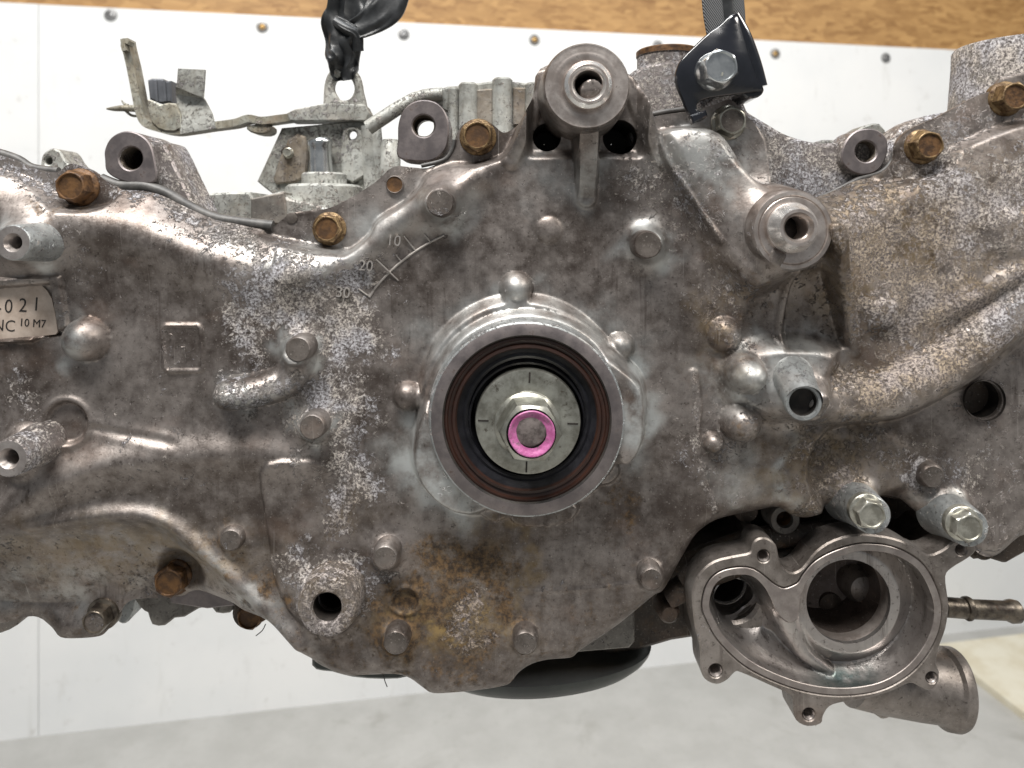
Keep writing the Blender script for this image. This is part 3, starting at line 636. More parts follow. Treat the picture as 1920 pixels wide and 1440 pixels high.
# fillets for the separate bosses that rise from the casting
def fil(px, py, z, r, h, w): FIL.append((*o2(px, py, z * 0.5), r, h, w))
BOSS = [(825, 380, 25, 44, 30), (1215, 459, 25, 36, 26), (558, 655, 23, 36, 26), (585, 801, 23, 30, 22), (432, 1013, 20, 12, 16), (722, 1046, 22, 30, 20), (742, 1206, 22, 24, 16),
        (985, 1206, 21, 24, 14), (1222, 1086, 20, 26, 16), (1750, 894, 21, -20, 6)]
BOSS = [(a, b, r, z * 1.6 if z > 0 else z, w) for a, b, r, z, w in BOSS]
for px, py, r, z, w in BOSS: fil(px, py, z, r, z * 0.62 if z > 0 else 6, w * 0.45)
fil(612, 1141, 70, 52, 26, 10); fil(26, 455, 110, 32, 40, 16); fil(18, 860, 100, 34, 36, 16); fil(1487, 432, 118, 76, 40, 26); fil(1507, 755, 110, 32, 40, 14)
fil(1636, 966, 60, 36, 30, 10); fil(1818, 990, 50, 36, 40, 10); fil(1098, 165, 20, 60, 22, 14)

def zc(px, py): return float(cover_z(np.array([float(px)]), np.array([float(py)]))[0])
cover = heightfield('timing_cover', cover_sd, cover_z, (-70, 90, 1990, 1330), 3.0, 78, M['cover'], engine, cover_mask)

# ---- parts of the cover
for px, py, r, z, w in BOSS:
    mt = M['bossface']
    lathe('cast_stud', px, py, z, [(r + 7, min(z - 40, -30)), (r + 3, z * 0.5 if z > 0 else z - 8), (r + 1, z - 3), (r - 1.5, z), (r * 0.5, z - 0.8), (0.5, z - 0.8)], [M['boss'], mt], cover, 40, True, [0, 0, 0, 1, 1], wob=0.015)
# threaded bosses at the left edge
for px, py, r, z, mt in ((24, 455, 34, 112, M['pale']), (16, 860, 36, 100, M['crusty'])):
    b = 15 if py < 600 else 17
    prof = [(r + 14, -20), (r + 6, 20), (r + 2, z * 0.6), (r, z - 3), (r - 2.5, z), (b + 3, z), (b, z - 5)]
    zz = z - 5
    for i in range(9): prof += [(b - 2.2, zz - 3), (b, zz - 6)]; zz -= 6
    prof += [(b - 2, zz - 30), (0.5, zz - 30)]
    lathe('threaded_boss', px, py, z, prof, [mt, M['machined'], M['cavity']], cover, 40, True, [0, 0, 0, 0, 1, 1] + [1] * (len(prof) - 10) + [2] * 3)
# bored boss at the bottom
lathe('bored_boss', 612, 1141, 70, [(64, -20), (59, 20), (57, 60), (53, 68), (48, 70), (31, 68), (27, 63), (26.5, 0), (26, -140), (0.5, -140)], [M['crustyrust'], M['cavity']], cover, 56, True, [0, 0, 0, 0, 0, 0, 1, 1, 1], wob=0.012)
# mount bosses with turned steel sleeves
lathe('mount_boss', 1100, 161, 102, [(90, -50), (88, 10), (86, 50), (83, 88), (81, 98), (78, 102), (73, 101.2), (70, 102), (66, 101.4), (62, 102.2), (56, 102.6), (52, 101), (30, 101), (30, -40)], [M['boss'], M['steel']], cover, 72, False, [0, 0, 0, 0, 0] + [1] * 8)
lathe('steel_sleeve', 1104, 157, 122, [(47, 98), (47, 110), (45, 114), (40, 117), (37, 122), (33, 122), (27, 116), (25, 108), (25, 50), (23, 30), (20, -20), (20, -48)], [M['bright'], M['steel'], M['cavity']], cover, 64, False, [1, 1, 0, 0, 1, 0, 1, 1, 2, 2, 2])
lathe('mount_boss', 1487, 432, 100, [(98, -30), (90, 20), (82, 60), (78, 88), (76, 96), (73, 100), (66, 100.6), (64, 98.5), (62, 100), (34, 100), (34, 30)], [M['boss'], M['steel']], cover, 72, False, [0, 0, 0, 0, 0, 1, 1, 1, 1, 1])
prof = [(50, 96), (49, 112), (47, 118), (37, 138), (35, 142), (29, 142), (26, 134)]; zz = 134
for i in range(10): prof += [(22.5, zz - 3), (25, zz - 6)]; zz -= 6
prof += [(21, zz - 10), (0.5, zz - 10)]
lathe('steel_sleeve', 1498, 427, 142, prof, [M['bright'], M['steel'], M['cavity']], cover, 64, True, [1, 0, 0, 0, 1] + [1] * (len(prof) - 9) + [2] * 3)
# dark pockets either side of the front mount rib
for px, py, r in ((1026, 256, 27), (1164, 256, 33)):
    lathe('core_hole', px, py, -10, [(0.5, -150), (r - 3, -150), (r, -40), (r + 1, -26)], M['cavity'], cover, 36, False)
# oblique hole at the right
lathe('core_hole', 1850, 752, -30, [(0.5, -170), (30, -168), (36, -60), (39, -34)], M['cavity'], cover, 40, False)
# water stub pipe
tube('stub_pipe', [(1483, 700, 20), (1490, 715, 55), (1498, 735, 85), (1504, 748, 105), (1507, 754, 114)], [40, 37, 36, 35.5, 35], M['pale'], cover, 40, 0, 40, False)
lathe('stub_pipe_bore', 1507, 755, 116, [(35, 108), (35, 114), (33, 116.5), (28, 116), (26, 112), (25, 98), (0.5, 92)], [M['pale'], M['rustpipe'], M['cavity']], cover, 40, True, [0, 0, 0, 0, 2, 2])
# hidden plug in the flange and tiny holes
lathe('core_plug', 740, 346, -48, [(17, -70), (17, -47), (15.5, -45), (14.5, -47), (0.5, -47.5)], [M['boss'], M['rustface']], cover, 32, True, [0, 0, 0, 1])
lathe('core_plug', 546, 409, -49, [(11, -60), (11, -50.5), (9, -49.5), (0.5, -50)], M['bossface'], cover, 24)
# rib tube end disc
lathe('cast_stud', 834, 442, 3, [(6, -8), (6, 2), (5, 3.4), (0.5, 3.4)], M['boss'], cover, 20)

# bolts
for px, py, z0, h, a, mt, fm, rot in ((130, 349, -42, 52, 28, M['rusty'], M['rustface'], .3), (612, 429, -54, 34, 25, M['gilt'], M['rustface'], .1), (895, 254, -54, 38, 27, M['gilt'], M['rustface'], .5),
                              (1745, 272, -34, 46, 25, M['gilt'], M['rusty'], .2), (1906, 180, -34, 46, 26, M['gilt'], M['rusty'], .8), (315, 1094, -76, 38, 26, M['rusty'], M['rustface'], .4),
                              (1374, 226, -38, 42, 25, M['zincdull'], M['bossface'], .45), (1636, 967, 40, 34, 25, M['zincdull'], M['zincdull'], .2), (1819, 991, 32, 34, 25, M['zincdull'], M['zincdull'], .6)):
    hexbolt('flange_bolt', px, py, z0, h * 0.8, a * random.uniform(0.97, 1.04), mt, cover, rot, 1.32, fm)
for px, py, z0, h, a in ((175, 1168, -80, 40, 22),):
    hexbolt('flange_bolt', px, py, z0, h, a, M['rustpipe'], cover, .2, 1.4, M['bossface'])
# bolt towers for the two lower right bolts
for px, py, z in ((1636, 967, 42), (1819, 991, 34)):
    lathe('bolt_tower', px, py, z, [(52, -60), (42, -20), (36, 30), (35, z - 2), (33, z), (0.5, z)], M['pale'], cover, 40)
# ignition scale: arc rib, ticks, figures
def rib(name, pts, r, parent, mat, z=0.0): return tube(name, [(x, y, zc(x, y) + z) for x, y in pts], [r] * len(pts), mat, parent, 8)
ARC = [(833, 441), (807, 454), (779, 471), (752, 491), (730, 511), (705, 538), (693, 557)]
rib('scale_arc', smooth_poly(ARC, 4, False), 2.4, cover, M['relief'], 0.8)
for a, b in (((796, 439), (807, 454)), ((757, 442), (779, 470)), ((742, 477), (752, 490)), ((705, 486), (747, 526)), ((672, 541), (692, 556))): rib('scale_tick', [a, b], 1.4, cover, M['relief'], 1.0)
def text(name, s, px, py, z, size, mat, parent, rot=0, ext=0.6, sx=1.0, off=0.0):
    cu = bpy.data.curves.new(name, 'FONT'); cu.body = s; cu.size = size * S * kz(z); cu.extrude = ext * S; cu.offset = off * S; cu.resolution_u = 3
    t = bpy.data.objects.new(name + '_tmp', cu); COL.objects.link(t)
    bpy.context.view_layer.update()
    me = bpy.data.meshes.new_from_object(t.evaluated_get(bpy.context.evaluated_depsgraph_get()))
    bpy.data.objects.remove(t); bpy.data.curves.remove(cu)
    me.materials.clear(); me.materials.append(mat)
    mw = Matrix.Translation(Vector(W(px, py, z))) @ Matrix.Rotation(R(rot), 4, 'Y') @ Matrix.Rotation(R(90), 4, 'X') @ Matrix.Diagonal((sx, 1, 1, 1))
    me.transform(mw)
    o = bpy.data.objects.new(name, me); COL.objects.link(o); o.parent = parent; return o
text('scale_figure', '10', 724, 459, zc(736, 448) + 2, 29, M['relief'], cover, 6, 3.0, 0.95)
text('scale_figure', '20', 672, 506, zc(687, 494) + 2, 29, M['relief'], cover, 6, 3.0, 0.95)
text('scale_figure', '30', 629, 556, zc(643, 545) + 2, 29, M['relief'], cover, 6, 3.0, 0.95)
rib('raised_figure', [(340, 651), (346, 650), (349, 677)], 1.6, cover, M['boss'], 0.5)
lathe('cast_stud', 319, 632, 3, [(7, -4), (7, 2), (5.6, 3), (4.6, 1.5), (0.5, 1.5)], M['boss'], cover, 20)
# sticker with print
ZS = max(zc(x, y) for x, y in ((5, 560), (40, 580), (80, 600), (60, 550), (90, 615), (20, 620))) + 1.5
stk = prism('label_sticker', [(-60, 541), (72, 532), (78, 535), (88, 545), (97, 560), (104, 592), (108, 622), (104, 627), (-60, 646)], ZS, ZS - 6, M['sticker'], engine, (), 0.0)
for ch, x, y in (('-', -8, 587), ('0', 7, 586), ('2', 34, 584), ('1', 59, 582)):
    text('printed_number', ch, x, y, ZS + 0.4, 37, M['ink'], stk, 4, 0.25, 0.9, -0.25)
text('printed_number', 'NC', -15, 619, ZS + 0.4, 31, M['ink'], stk, 4, 0.25, 0.95, -0.25)
text('printed_number', '10 M7', 35, 611, ZS + 0.4, 21, M['ink'], stk, 4, 0.25, 0.95)

# ------------------------------------------------------------------ crankshaft nose
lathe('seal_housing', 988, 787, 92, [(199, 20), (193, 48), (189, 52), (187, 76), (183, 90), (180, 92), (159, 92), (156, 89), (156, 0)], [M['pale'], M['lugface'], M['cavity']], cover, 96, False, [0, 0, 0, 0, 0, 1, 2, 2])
seal = lathe('oil_seal', 988, 787, 86, [(157, 20), (157, 84), (154, 86), (150, 86), (148, 80), (142, 78), (140, 82), (135, 83), (132, 78), (128, 72), (122, 66), (117, 68), (112, 64), (107, 36)], [M['seal'], M['blackrubber']], engine, 96, False, [0] * 8 + [1] * 5)
lathe('seal_lip', 988, 789, 60, [(0.5, -30), (118, -30), (116, 54), (110, 60), (106, 58), (104, 24), (103, -28)], M['blackrubber'], seal, 80, False)
wash = lathe('crank_washer', 990, 791, 74, [(60, -20), (92, 20), (99, 40), (99.5, 70), (98, 73.5), (96, 74), (58, 74), (57, 75), (0.5, 75)], M['washer'], engine, 72)
for a, sx in ((0, 1), (90, 1), (180, 1), (270, 1)):
    t = R(a + 2); c, s = math.cos(t), math.sin(t)
    prism('index_mark', [(990 + r * c - w * s, 792 + r * s + w * c) for r, w in ((74, -1.6), (94, -1.6), (94, 1.6), (74, 1.6))], 75.2, 73.5, M['cavity'], wash, (), 0.0)
b = MB(); ox, oy = o2(996, 813, 150); k = kz(150); rot = R(3) ; rg = []
bx_, by_ = o2(988, 796, 74); 
for r, z, hx in ((66, 74, 0), (65, 80, 0), (57, 84, .5), (54, 88, 1), (53, 138, 1), (52, 146, .7), (47, 150, 0)):
    f = (z - 74) / 76; cx_, cy_ = bx_ + (ox - bx_) * f, by_ + (oy - by_) * f
    rg.append(ring_pts(cx_, cy_, z, r * k, 48, hx, rot + R(0)))
b.rings(rg, 0)
crankbolt = b.build('crank_bolt', M['washer'], engine, 25)
lathe('paint_mark', 997, 814, 151, [(44, 148), (44, 150.5), (42.5, 151.6), (40, 151.4), (35, 147.4), (31, 146.4), (28, 146)], M['pinkpaint'], crankbolt, 48, False, wob=0.012)
lathe('bolt_face', 995, 809, 146, [(29, 145), (27, 146.4), (0.5, 146.6)], M['nutface'], crankbolt, 32, True, wob=0.03)

# ------------------------------------------------------------------ engine block behind the cover
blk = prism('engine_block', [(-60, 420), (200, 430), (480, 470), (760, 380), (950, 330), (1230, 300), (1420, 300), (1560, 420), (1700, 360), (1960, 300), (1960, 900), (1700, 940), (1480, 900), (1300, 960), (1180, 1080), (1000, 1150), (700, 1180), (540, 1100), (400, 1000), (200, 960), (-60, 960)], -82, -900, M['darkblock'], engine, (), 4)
# lugs with milled faces
def thread_hole(px, py, r, zf, depth, parent, through=False):
    prof = [(r + 3, zf + 0.4), (r, zf - 4)]; zz = zf - 4
    for i in range(10): prof += [(r - 2, zz - 3), (r, zz - 6)]; zz -= 6
    if not through: prof += [(r - 2, zf - depth), (0.5, zf - depth)]
    else: prof += [(r - 1, zf - depth)]
    lathe('threaded_hole', px, py, zf, prof, [M['machined'], M['rustpipe']], parent, 32, not through, [0] + [1] * (len(prof) - 2))
lugA = prism('mounting_lug', smooth_poly([(196, 300), (196, 280), (208, 258), (232, 246), (258, 250), (280, 268), (290, 300), (292, 338), (262, 345), (225, 338), (200, 322)], 4), -45, -170, M['lugface'], blk, (circ(245, 297, 22),), 2.5, 38, 0, (0, 0), M['crusty'])
thread_hole(245, 297, 22, -46, 110, blk)
prism('cast_web', smooth_poly([(262, 268), (296, 262), (312, 278), (336, 328), (366, 390), (380, 430), (320, 430), (290, 370)], 3), -62, -170, M['crusty'], blk, (), 5)
lugB = prism('mounting_lug', smooth_poly([(746, 294), (746, 262), (747, 232), (756, 207), (773, 192), (795, 187), (817, 192), (833, 207), (841, 230), (841, 258), (834, 282), (812, 300), (778, 302)], 4), -62, -150, M['lugface'], blk, (circ(794, 236, 21),), 2.5, 38, 0, (0, 0), M['crusty'])
thread_hole(794, 236, 21, -63, 86, blk, True)
lugC = prism('mounting_lug', smooth_poly([(1578, 300), (1584, 268), (1606, 245), (1640, 242), (1662, 258), (1664, 288), (1648, 318), (1620, 328), (1594, 320)], 4), -46, -120, M['lugface'], blk, (circ(1624, 284, 20),), 2.5, 38, 0, (0, 0), M['crusty'])
thread_hole(1624, 284, 20, -47, 72, blk, True)
# top right rim of the block, heavily corroded
prism('block_rim', smooth_poly([(1380, 190), (1404, 210), (1440, 232), (1480, 254), (1535, 268), (1580, 268), (1600, 290), (1640, 310), (1690, 240), (1760, 212), (1800, 230), (1760, 400), (1560, 420), (1440, 400), (1380, 330)], 3), -72, -140, M['crusty'], blk, (circ(1626, 284, 20),), 8)
prism('block_rim', smooth_poly([(1176, 150), (1196, 128), (1230, 116), (1290, 112), (1330, 130), (1390, 180), (1400, 260), (1300, 300), (1200, 300), (1180, 210)], 3), -62, -170, M['crusty'], blk, (), 8)
b = MB(); pts = [(1195, 106, -78), (1290, 96, -78)]
rg = []
for z0, rr in ((0, 0.0),): pass
cxp = W(1252, 118, -130)
def vring(c, r, dz, n=40): return [(c[0] + r * S * math.cos(2 * math.pi * i / n), c[1] + r * S * math.sin(2 * math.pi * i / n), c[2] + dz * S) for i in range(n)]
b.rings([vring(cxp, 62, -40), vring(cxp, 62, 10), vring(cxp, 64, 12), vring(cxp, 64, 22), vring(cxp, 60, 25), vring(cxp, 40, 24), vring(cxp, 38, 5)], [0, 0, 1, 1, 1, 1], False, True)
b.build('rusty_bush', [M['crusty'], M['rusty']], blk)
# filler neck casting at top right
b = MB(); c = W(1915, 140, -150)
b.rings([vring(c, 175, -170), vring(c, 150, -120), vring(c, 135, -80), vring(c, 128, 20), vring(c, 127, 52), vring(c, 123, 58), vring(c, 60, 60)], 0, False, True)
b.build('filler_neck', M['sandy'], blk)
# sealant squeezed out along the joint
for pts, r in (([(-40, 280), (0, 288), (35, 300), (62, 316), (110, 322)], 9), ([(190, 336), (225, 349), (270, 350), (310, 362), (350, 385), (400, 408), (450, 417), (512, 424)], 11), ([(1215, 216), (1250, 209), (1300, 203)], 5), ([(1536, 372), (1580, 352), (1613, 335), (1652, 323), (1672, 303), (1677, 285)], 5.5), ([(790, 311), (832, 300), (848, 280), (852, 262)], 4)):
    tube('sealant_bead', [(x, y, -52) for x, y in pts], [r] * len(pts), M['gasket'], blk, 12, 4)
# rear castings seen above the cover
prism('rear_casting', smooth_poly([(766, 182), (780, 174), (814, 170), (832, 164), (862, 160), (1010, 158), (1040, 300), (900, 330), (862, 300), (846, 214), (800, 204), (770, 200)], 2), -330, -520, M['rear'], blk, (), 5)
for x, y0, w in ((878, 156, 18), (942, 147, 19), (1000, 156, 16), (850, 164, 10)):
    tube('cast_pillar', [(x, 290, -330), (x, y0 + 4, -330), (x, y0, -330)], [w, w, w - 4], M['rear'], blk, 24)
tube('cast_pillar', [(732, 330, -330), (732, 268, -330), (732, 262, -330)], [19, 19, 14], M['rear'], blk, 24)
tube('cast_rail', [(690, 240, -318), (776, 186, -318), (830, 176, -318)], [14, 13, 12], M['rear'], blk, 16, 3)
prism('rear_plate', smooth_poly([(528, 240), (690, 225), (712, 250), (705, 330), (700, 400), (560, 400), (496, 352), (482, 340)], 1), -400, -430, M['rear'], blk, (circ(660, 252, 9), ), 3)
prism('plate_boss', smooth_poly([(642, 250), (648, 240), (662, 236), (676, 244), (682, 262), (684, 330), (640, 336)], 2), -385, -402, M['rear'], blk, (circ(660, 254, 9),), 4)
for x0, y0, r0 in ((536, 285, 9), (690, 305, 5)): lathe('cast_dimple', x0, y0, -398, [(r0, -402), (r0, -397), (r0 * .6, -396), (0.5, -398)], M['darkblock'], blk, 20)
tube('cast_rail', [(690, 236, -385), (694, 300, -385), (700, 380, -385)], [13, 14, 16], M['rear'], blk, 16)
b = MB(); c = W(608, 352, -360); b.rings([vring(c, 90, -70), vring(c, 88, 0), vring(c, 80, 6), vring(c, 52, 8), vring(c, 52, 30), vring(c, 48, 34), vring(c, 20, 36)], 0, False, True); b.build('knurled_seat', M['rear'], blk)
tube('hose_nipple', [(606, 352, -360), (603, 330, -360), (601, 285, -360), (600.5, 276, -360), (600, 270, -360), (599.5, 264, -360), (599, 261, -360)], [23, 22, 20.5, 20.5, 23.5, 22.5, 19], M['zinc'], engine, 32)
prism('block_ridge', smooth_poly([(378, 372), (396, 362), (468, 360), (474, 372), (530, 358), (540, 372), (640, 400), (640, 470), (380, 460)], 2), -240, -420, M['rear'], blk, (), 5)
prism('block_ridge', smooth_poly([(470, 372), (532, 360), (540, 420), (470, 420)], 1), -234, -300, M['block'], blk, (), 3)
prism('rear_lug', smooth_poly([(76, 302), (82, 286), (98, 278), (112, 284), (122, 300), (140, 330), (80, 330)], 3), -300, -380, M['rear'], blk, (circ(90, 302, 7),), 4)
prism('rear_lug', smooth_poly([(1530, 266), (1560, 262), (1585, 258), (1620, 236), (1650, 232), (1660, 262), (1600, 300), (1540, 300)], 2), -300, -360, M['rear'], blk, (), 4)
for i in range(14):
    a = math.pi * (0.04 + 0.92 * i / 13); px_, py_ = 608 + 40 * math.cos(a), 344
    tube('knurl_tooth', [(px_, 352, -360 + 52 * math.sin(a)), (px_, 336, -360 + 52 * math.sin(a))], [3.2, 2.4], M['rear'], blk, 8)
for pts in ([(892, 168), (924, 166), (924, 235), (892, 235)], [(962, 164), (986, 164), (986, 235), (962, 235)]):
    prism('cast_panel', pts, -322, -332, M['rearbrown'], blk, (), 3)
prism('cast_panel', [(842, 176), (858, 172), (858, 230), (846, 230)], -322, -332, M['pale'], blk, (), 3)
prism('cast_foot', smooth_poly([(692, 236), (712, 232), (716, 330), (700, 380), (690, 340)], 2), -372, -390, M['rear'], blk, (), 4)
prism('cast_web', smooth_poly([(540, 262), (572, 256), (574, 330), (530, 344), (512, 336)], 2), -390, -402, M['rearbrown'], blk, (), 4)
hexbolt('flange_bolt', 538, 286, -390, 12, 8, M['zincdull'], blk, .3, 1.3)
# underside pieces behind the lower left edge
prism('block_flange', smooth_poly([(250, 1090), (262, 1140), (276, 1150), (284, 1172), (308, 1174), (326, 1160), (345, 1158), (372, 1142), (396, 1140), (404, 1150), (430, 1150), (440, 1130), (430, 1080)], 2), -120, -260, M['block'], blk, (), 4)
prism('block_flange', smooth_poly([(300, 1080), (320, 1132), (388, 1142), (440, 1136), (440, 1090), (380, 1060)], 1), -105, -125, M['lugface'], blk, (), 3)
prism('block_flange', smooth_poly([(222, 1100), (218, 1160), (234, 1170), (250, 1152), (256, 1130), (262, 1100)], 3), -140, -240, M['pale'], blk, (), 4)
prism('block_flange', smooth_poly([(-60, 1120), (-20, 1184), (16, 1182), (40, 1160), (30, 1120)], 2), -170, -240, M['block'], blk, (), 4)
hexbolt('flange_bolt', 466, 1160, -120, 50, 22, M['rusty'], blk, .3, 1.35, M['rustface'])
lathe('bolt_pillar', 466, 1150, -118, [(30, -300), (30, -118), (0.5, -118)], M['darkblock'], blk, 24)
# lower right: dark flank of the block behind the pump
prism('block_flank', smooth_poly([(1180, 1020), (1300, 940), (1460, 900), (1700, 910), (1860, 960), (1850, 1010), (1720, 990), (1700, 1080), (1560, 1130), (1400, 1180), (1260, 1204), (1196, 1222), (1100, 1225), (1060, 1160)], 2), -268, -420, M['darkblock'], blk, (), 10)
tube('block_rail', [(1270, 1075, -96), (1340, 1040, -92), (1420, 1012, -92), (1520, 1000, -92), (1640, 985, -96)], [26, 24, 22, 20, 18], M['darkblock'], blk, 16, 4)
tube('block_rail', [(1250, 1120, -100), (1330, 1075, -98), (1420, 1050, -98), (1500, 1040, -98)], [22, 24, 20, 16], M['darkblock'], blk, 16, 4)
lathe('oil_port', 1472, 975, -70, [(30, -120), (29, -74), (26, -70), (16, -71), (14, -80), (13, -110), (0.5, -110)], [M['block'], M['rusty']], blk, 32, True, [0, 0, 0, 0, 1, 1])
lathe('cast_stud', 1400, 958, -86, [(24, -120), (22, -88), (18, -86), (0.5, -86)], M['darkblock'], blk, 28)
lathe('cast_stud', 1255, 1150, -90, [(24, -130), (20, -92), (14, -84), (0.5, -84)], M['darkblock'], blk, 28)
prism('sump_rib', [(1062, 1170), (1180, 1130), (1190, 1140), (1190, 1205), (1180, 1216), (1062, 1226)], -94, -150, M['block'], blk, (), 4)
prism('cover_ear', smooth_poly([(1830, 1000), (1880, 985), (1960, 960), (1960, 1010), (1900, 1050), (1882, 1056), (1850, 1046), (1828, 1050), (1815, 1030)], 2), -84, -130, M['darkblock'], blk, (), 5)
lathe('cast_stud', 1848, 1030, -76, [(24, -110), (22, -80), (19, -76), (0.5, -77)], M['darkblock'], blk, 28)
# oil pan
b = MB(); rg = []
prof = [(300, 0), (296, 14), (285, 30), (262, 48), (225, 62), (170, 70), (80, 74), (2, 75)]
c = W(1015, 1222, -330)
for r, d in prof:
    rg.append([(c[0] + S * (r * 0.84 * math.cos(t)), c[1] + S * (r * 0.45 * math.sin(t)), c[2] - S * d * 0.75 + S * 0.06 * r * math.cos(t)) for t in [2 * math.pi * i / 64 for i in range(64)]])
b.rings(rg, 0, False, True); pan = b.build('oil_pan', M['pan'], engine)
prism('pan_flange', smooth_poly([(584, 1238), (592, 1258), (622, 1262), (660, 1272), (720, 1276), (770, 1270), (820, 1240), (820, 1200), (620, 1200)], 2), -150, -260, M['pan'], pan, (), 6)

# ------------------------------------------------------------------ water pump housing
OUTP = [(1300, 1150), (1298, 1110), (1312, 1075), (1340, 1052), (1380, 1042), (1406, 1036), (1412, 1018), (1424, 1009), (1440, 1010), (1455, 1022), (1460, 1042), (1466, 1062), (1486, 1074), (1506, 1064),
        (1530, 1034), (1565, 1012), (1610, 1002), (1660, 1006), (1700, 1018), (1740, 1040), (1770, 1030), (1786, 1016), (1806, 1012), (1826, 1020), (1830, 1034), (1815, 1048), (1786, 1066), (1774, 1082), (1778, 1120), (1780, 1140), (1774, 1180), (1762, 1214), (1756, 1244), (1762, 1262), (1758, 1284), (1744, 1296),
        (1724, 1288), (1706, 1282), (1670, 1298), (1620, 1312), (1580, 1318), (1556, 1326), (1544, 1344), (1540, 1358), (1515, 1363), (1494, 1352), (1488, 1330), (1484, 1306), (1440, 1284), (1390, 1262), (1378, 1262), (1364, 1276), (1344, 1284), (1322, 1274), (1314, 1252), (1312, 1210), (1304, 1180)]
OPEN = [(1330, 1136), (1336, 1106), (1350, 1088), (1374, 1079), (1408, 1080), (1430, 1097), (1444, 1120), (1454, 1142), (1468, 1160), (1484, 1168), (1495, 1160), (1498, 1146), (1499, 1132), (1502, 1118), (1508, 1100), (1518, 1084), (1536, 1064), (1564, 1048), (1600, 1036), (1626, 1033), (1664, 1037), (1697, 1050), (1724, 1071), (1743, 1106), (1752, 1140),
        (1747, 1180), (1727, 1220), (1697, 1253), (1657, 1277), (1613, 1288), (1563, 1290), (1513, 1283), (1463, 1267), (1413, 1243), (1380, 1217), (1353, 1187), (1337, 1157)]
EARS = [(1432, 1043, 11), (1803, 1031, 10), (1747, 1271, 10), (1517, 1340, 11), (1342, 1258, 12)]
ZP = -4
OUTPs = smooth_poly(OUTP, 3); OPENs = smooth_poly(OPEN, 4)
MID = inset(smooth_poly(OPEN[:5] + [(1446, 1108), (1470, 1117), (1494, 1110)] + OPEN[14:], 4), -14)
pump = prism('water_pump_housing', OUTPs, ZP, -70, M['pump'], engine, [MID] + [circ(x, y, r, 24) for x, y, r in EARS], 3)
prism('sealing_rim', inset(MID, 0.9), ZP + 0.2, -60, M['rim'], pump, [OPENs], 1.0)
for x, y, r in EARS:
    prof = [(r - 0.5, ZP - 1)]; zz = ZP - 1
    for i in range(7): prof += [(r - 2, zz - 3), (r - 0.5, zz - 6)]; zz -= 6
    prof += [(0.5, zz)]
    lathe('threaded_hole', x, y, ZP, prof, M['machined'], pump, 24)
OPo = [o2(x, y, ZP) for x, y in OPENs]
WEDGE = [o2(x, y, -8) for x, y in [(1432, 1080), (1520, 1080), (1520, 1100), (1502, 1140), (1508, 1180), (1516, 1206), (1492, 1200), (1466, 1170), (1450, 1140), (1440, 1112)]]
bcx, bcy = o2(1590, 1127, -22); lcx, lcy = o2(1376, 1120, -70)
def vol_sd(X, Y):
    return np.maximum(np.maximum(poly_sd(X, Y, OPo), 80 - np.hypot(X - bcx, Y - bcy)), 40 - np.hypot(X - lcx, Y - lcy))
def vol_z(X, Y):
    sd = poly_sd(X, Y, OPo); d = np.hypot(X - bcx, Y - bcy)
    side = sst(X, 1600, 1720)                    # scooped on the left and bottom, steep on the right
    wid = 52 - 34 * side
    t = np.clip(-sd / wid, 0, 1)
    z = -5 - 62 * np.sqrt(np.clip(1 - (1 - t) ** 2, 0, 1)) * (0.75 + 0.25 * t)
    # machined ring round the bore stands proud, with a conical shoulder
    z = smax(z, -20 - 0.95 * np.clip(d - 98, 0, 300), 5)
    dl = np.hypot(X - lcx, Y - lcy); z -= 30 * (1 - sst(dl, 38, 85)) * sst(-sd, 2, 20)
    dr, tr = pathd(X, Y, [o2(1478, 1150, -6), o2(1490, 1190, -20), o2(1512, 1226, -36), o2(1550, 1252, -50)])
    z = smax(z, arch(dr, 26 - 12 * tr, 30) - 36 - 26 * tr, 10)
    return np.minimum(z, -4.5)
heightfield('volute', vol_sd, vol_z, (1310, 1010, 1770, 1310), 2.5, 110, M['volute'], pump, lambda X, Y: np.stack([0 * X, 0 * X, 0 * X, 0.8 * gauss(X, Y, *o2(1592, 1273, -20), 70, 13, -4, 2)], 1), 40)
lathe('impeller_bore', 1590, 1127, -22, [(101, -30), (99, -23), (97, -21.5), (83, -22), (80, -26), (79, -60), (84, -62), (86, -120), (80, -160), (40, -172), (0.5, -175)], [M['machined'], M['steel'], M['borein']], pump, 80, True, [0, 0, 0, 1, 1, 2, 2, 2, 2, 2])
lathe('bore_core', 1622, 1108, -120, [(36, -180), (33, -145), (24, -126), (12, -120), (0.5, -119)], M['pump'], pump, 32)
lathe('bore_core', 1562, 1140, -150, [(26, -180), (22, -160), (0.5, -152)], M['darkblock'], pump, 24)
lathe('thermostat_port', 1376, 1120, -70, [(44, -85), (42, -88), (41, -130), (37, -134), (36, -140), (0.5, -240)], [M['pump'], M['bright'], M['cavity']], pump, 48, True, [0, 0, 1, 2, 2])
lathe('port_ring', 1376, 1122, -100, [(41, -104), (40, -99), (38, -98), (37, -101), (38, -105)], M['bright'], pump, 48, False)
# body behind the face
prism('pump_body', inset(OUTPs, 10), -68, -260, M['pump'], pump, (circ(1590, 1127, 92, 40), circ(1376, 1120, 46, 30)), 6)
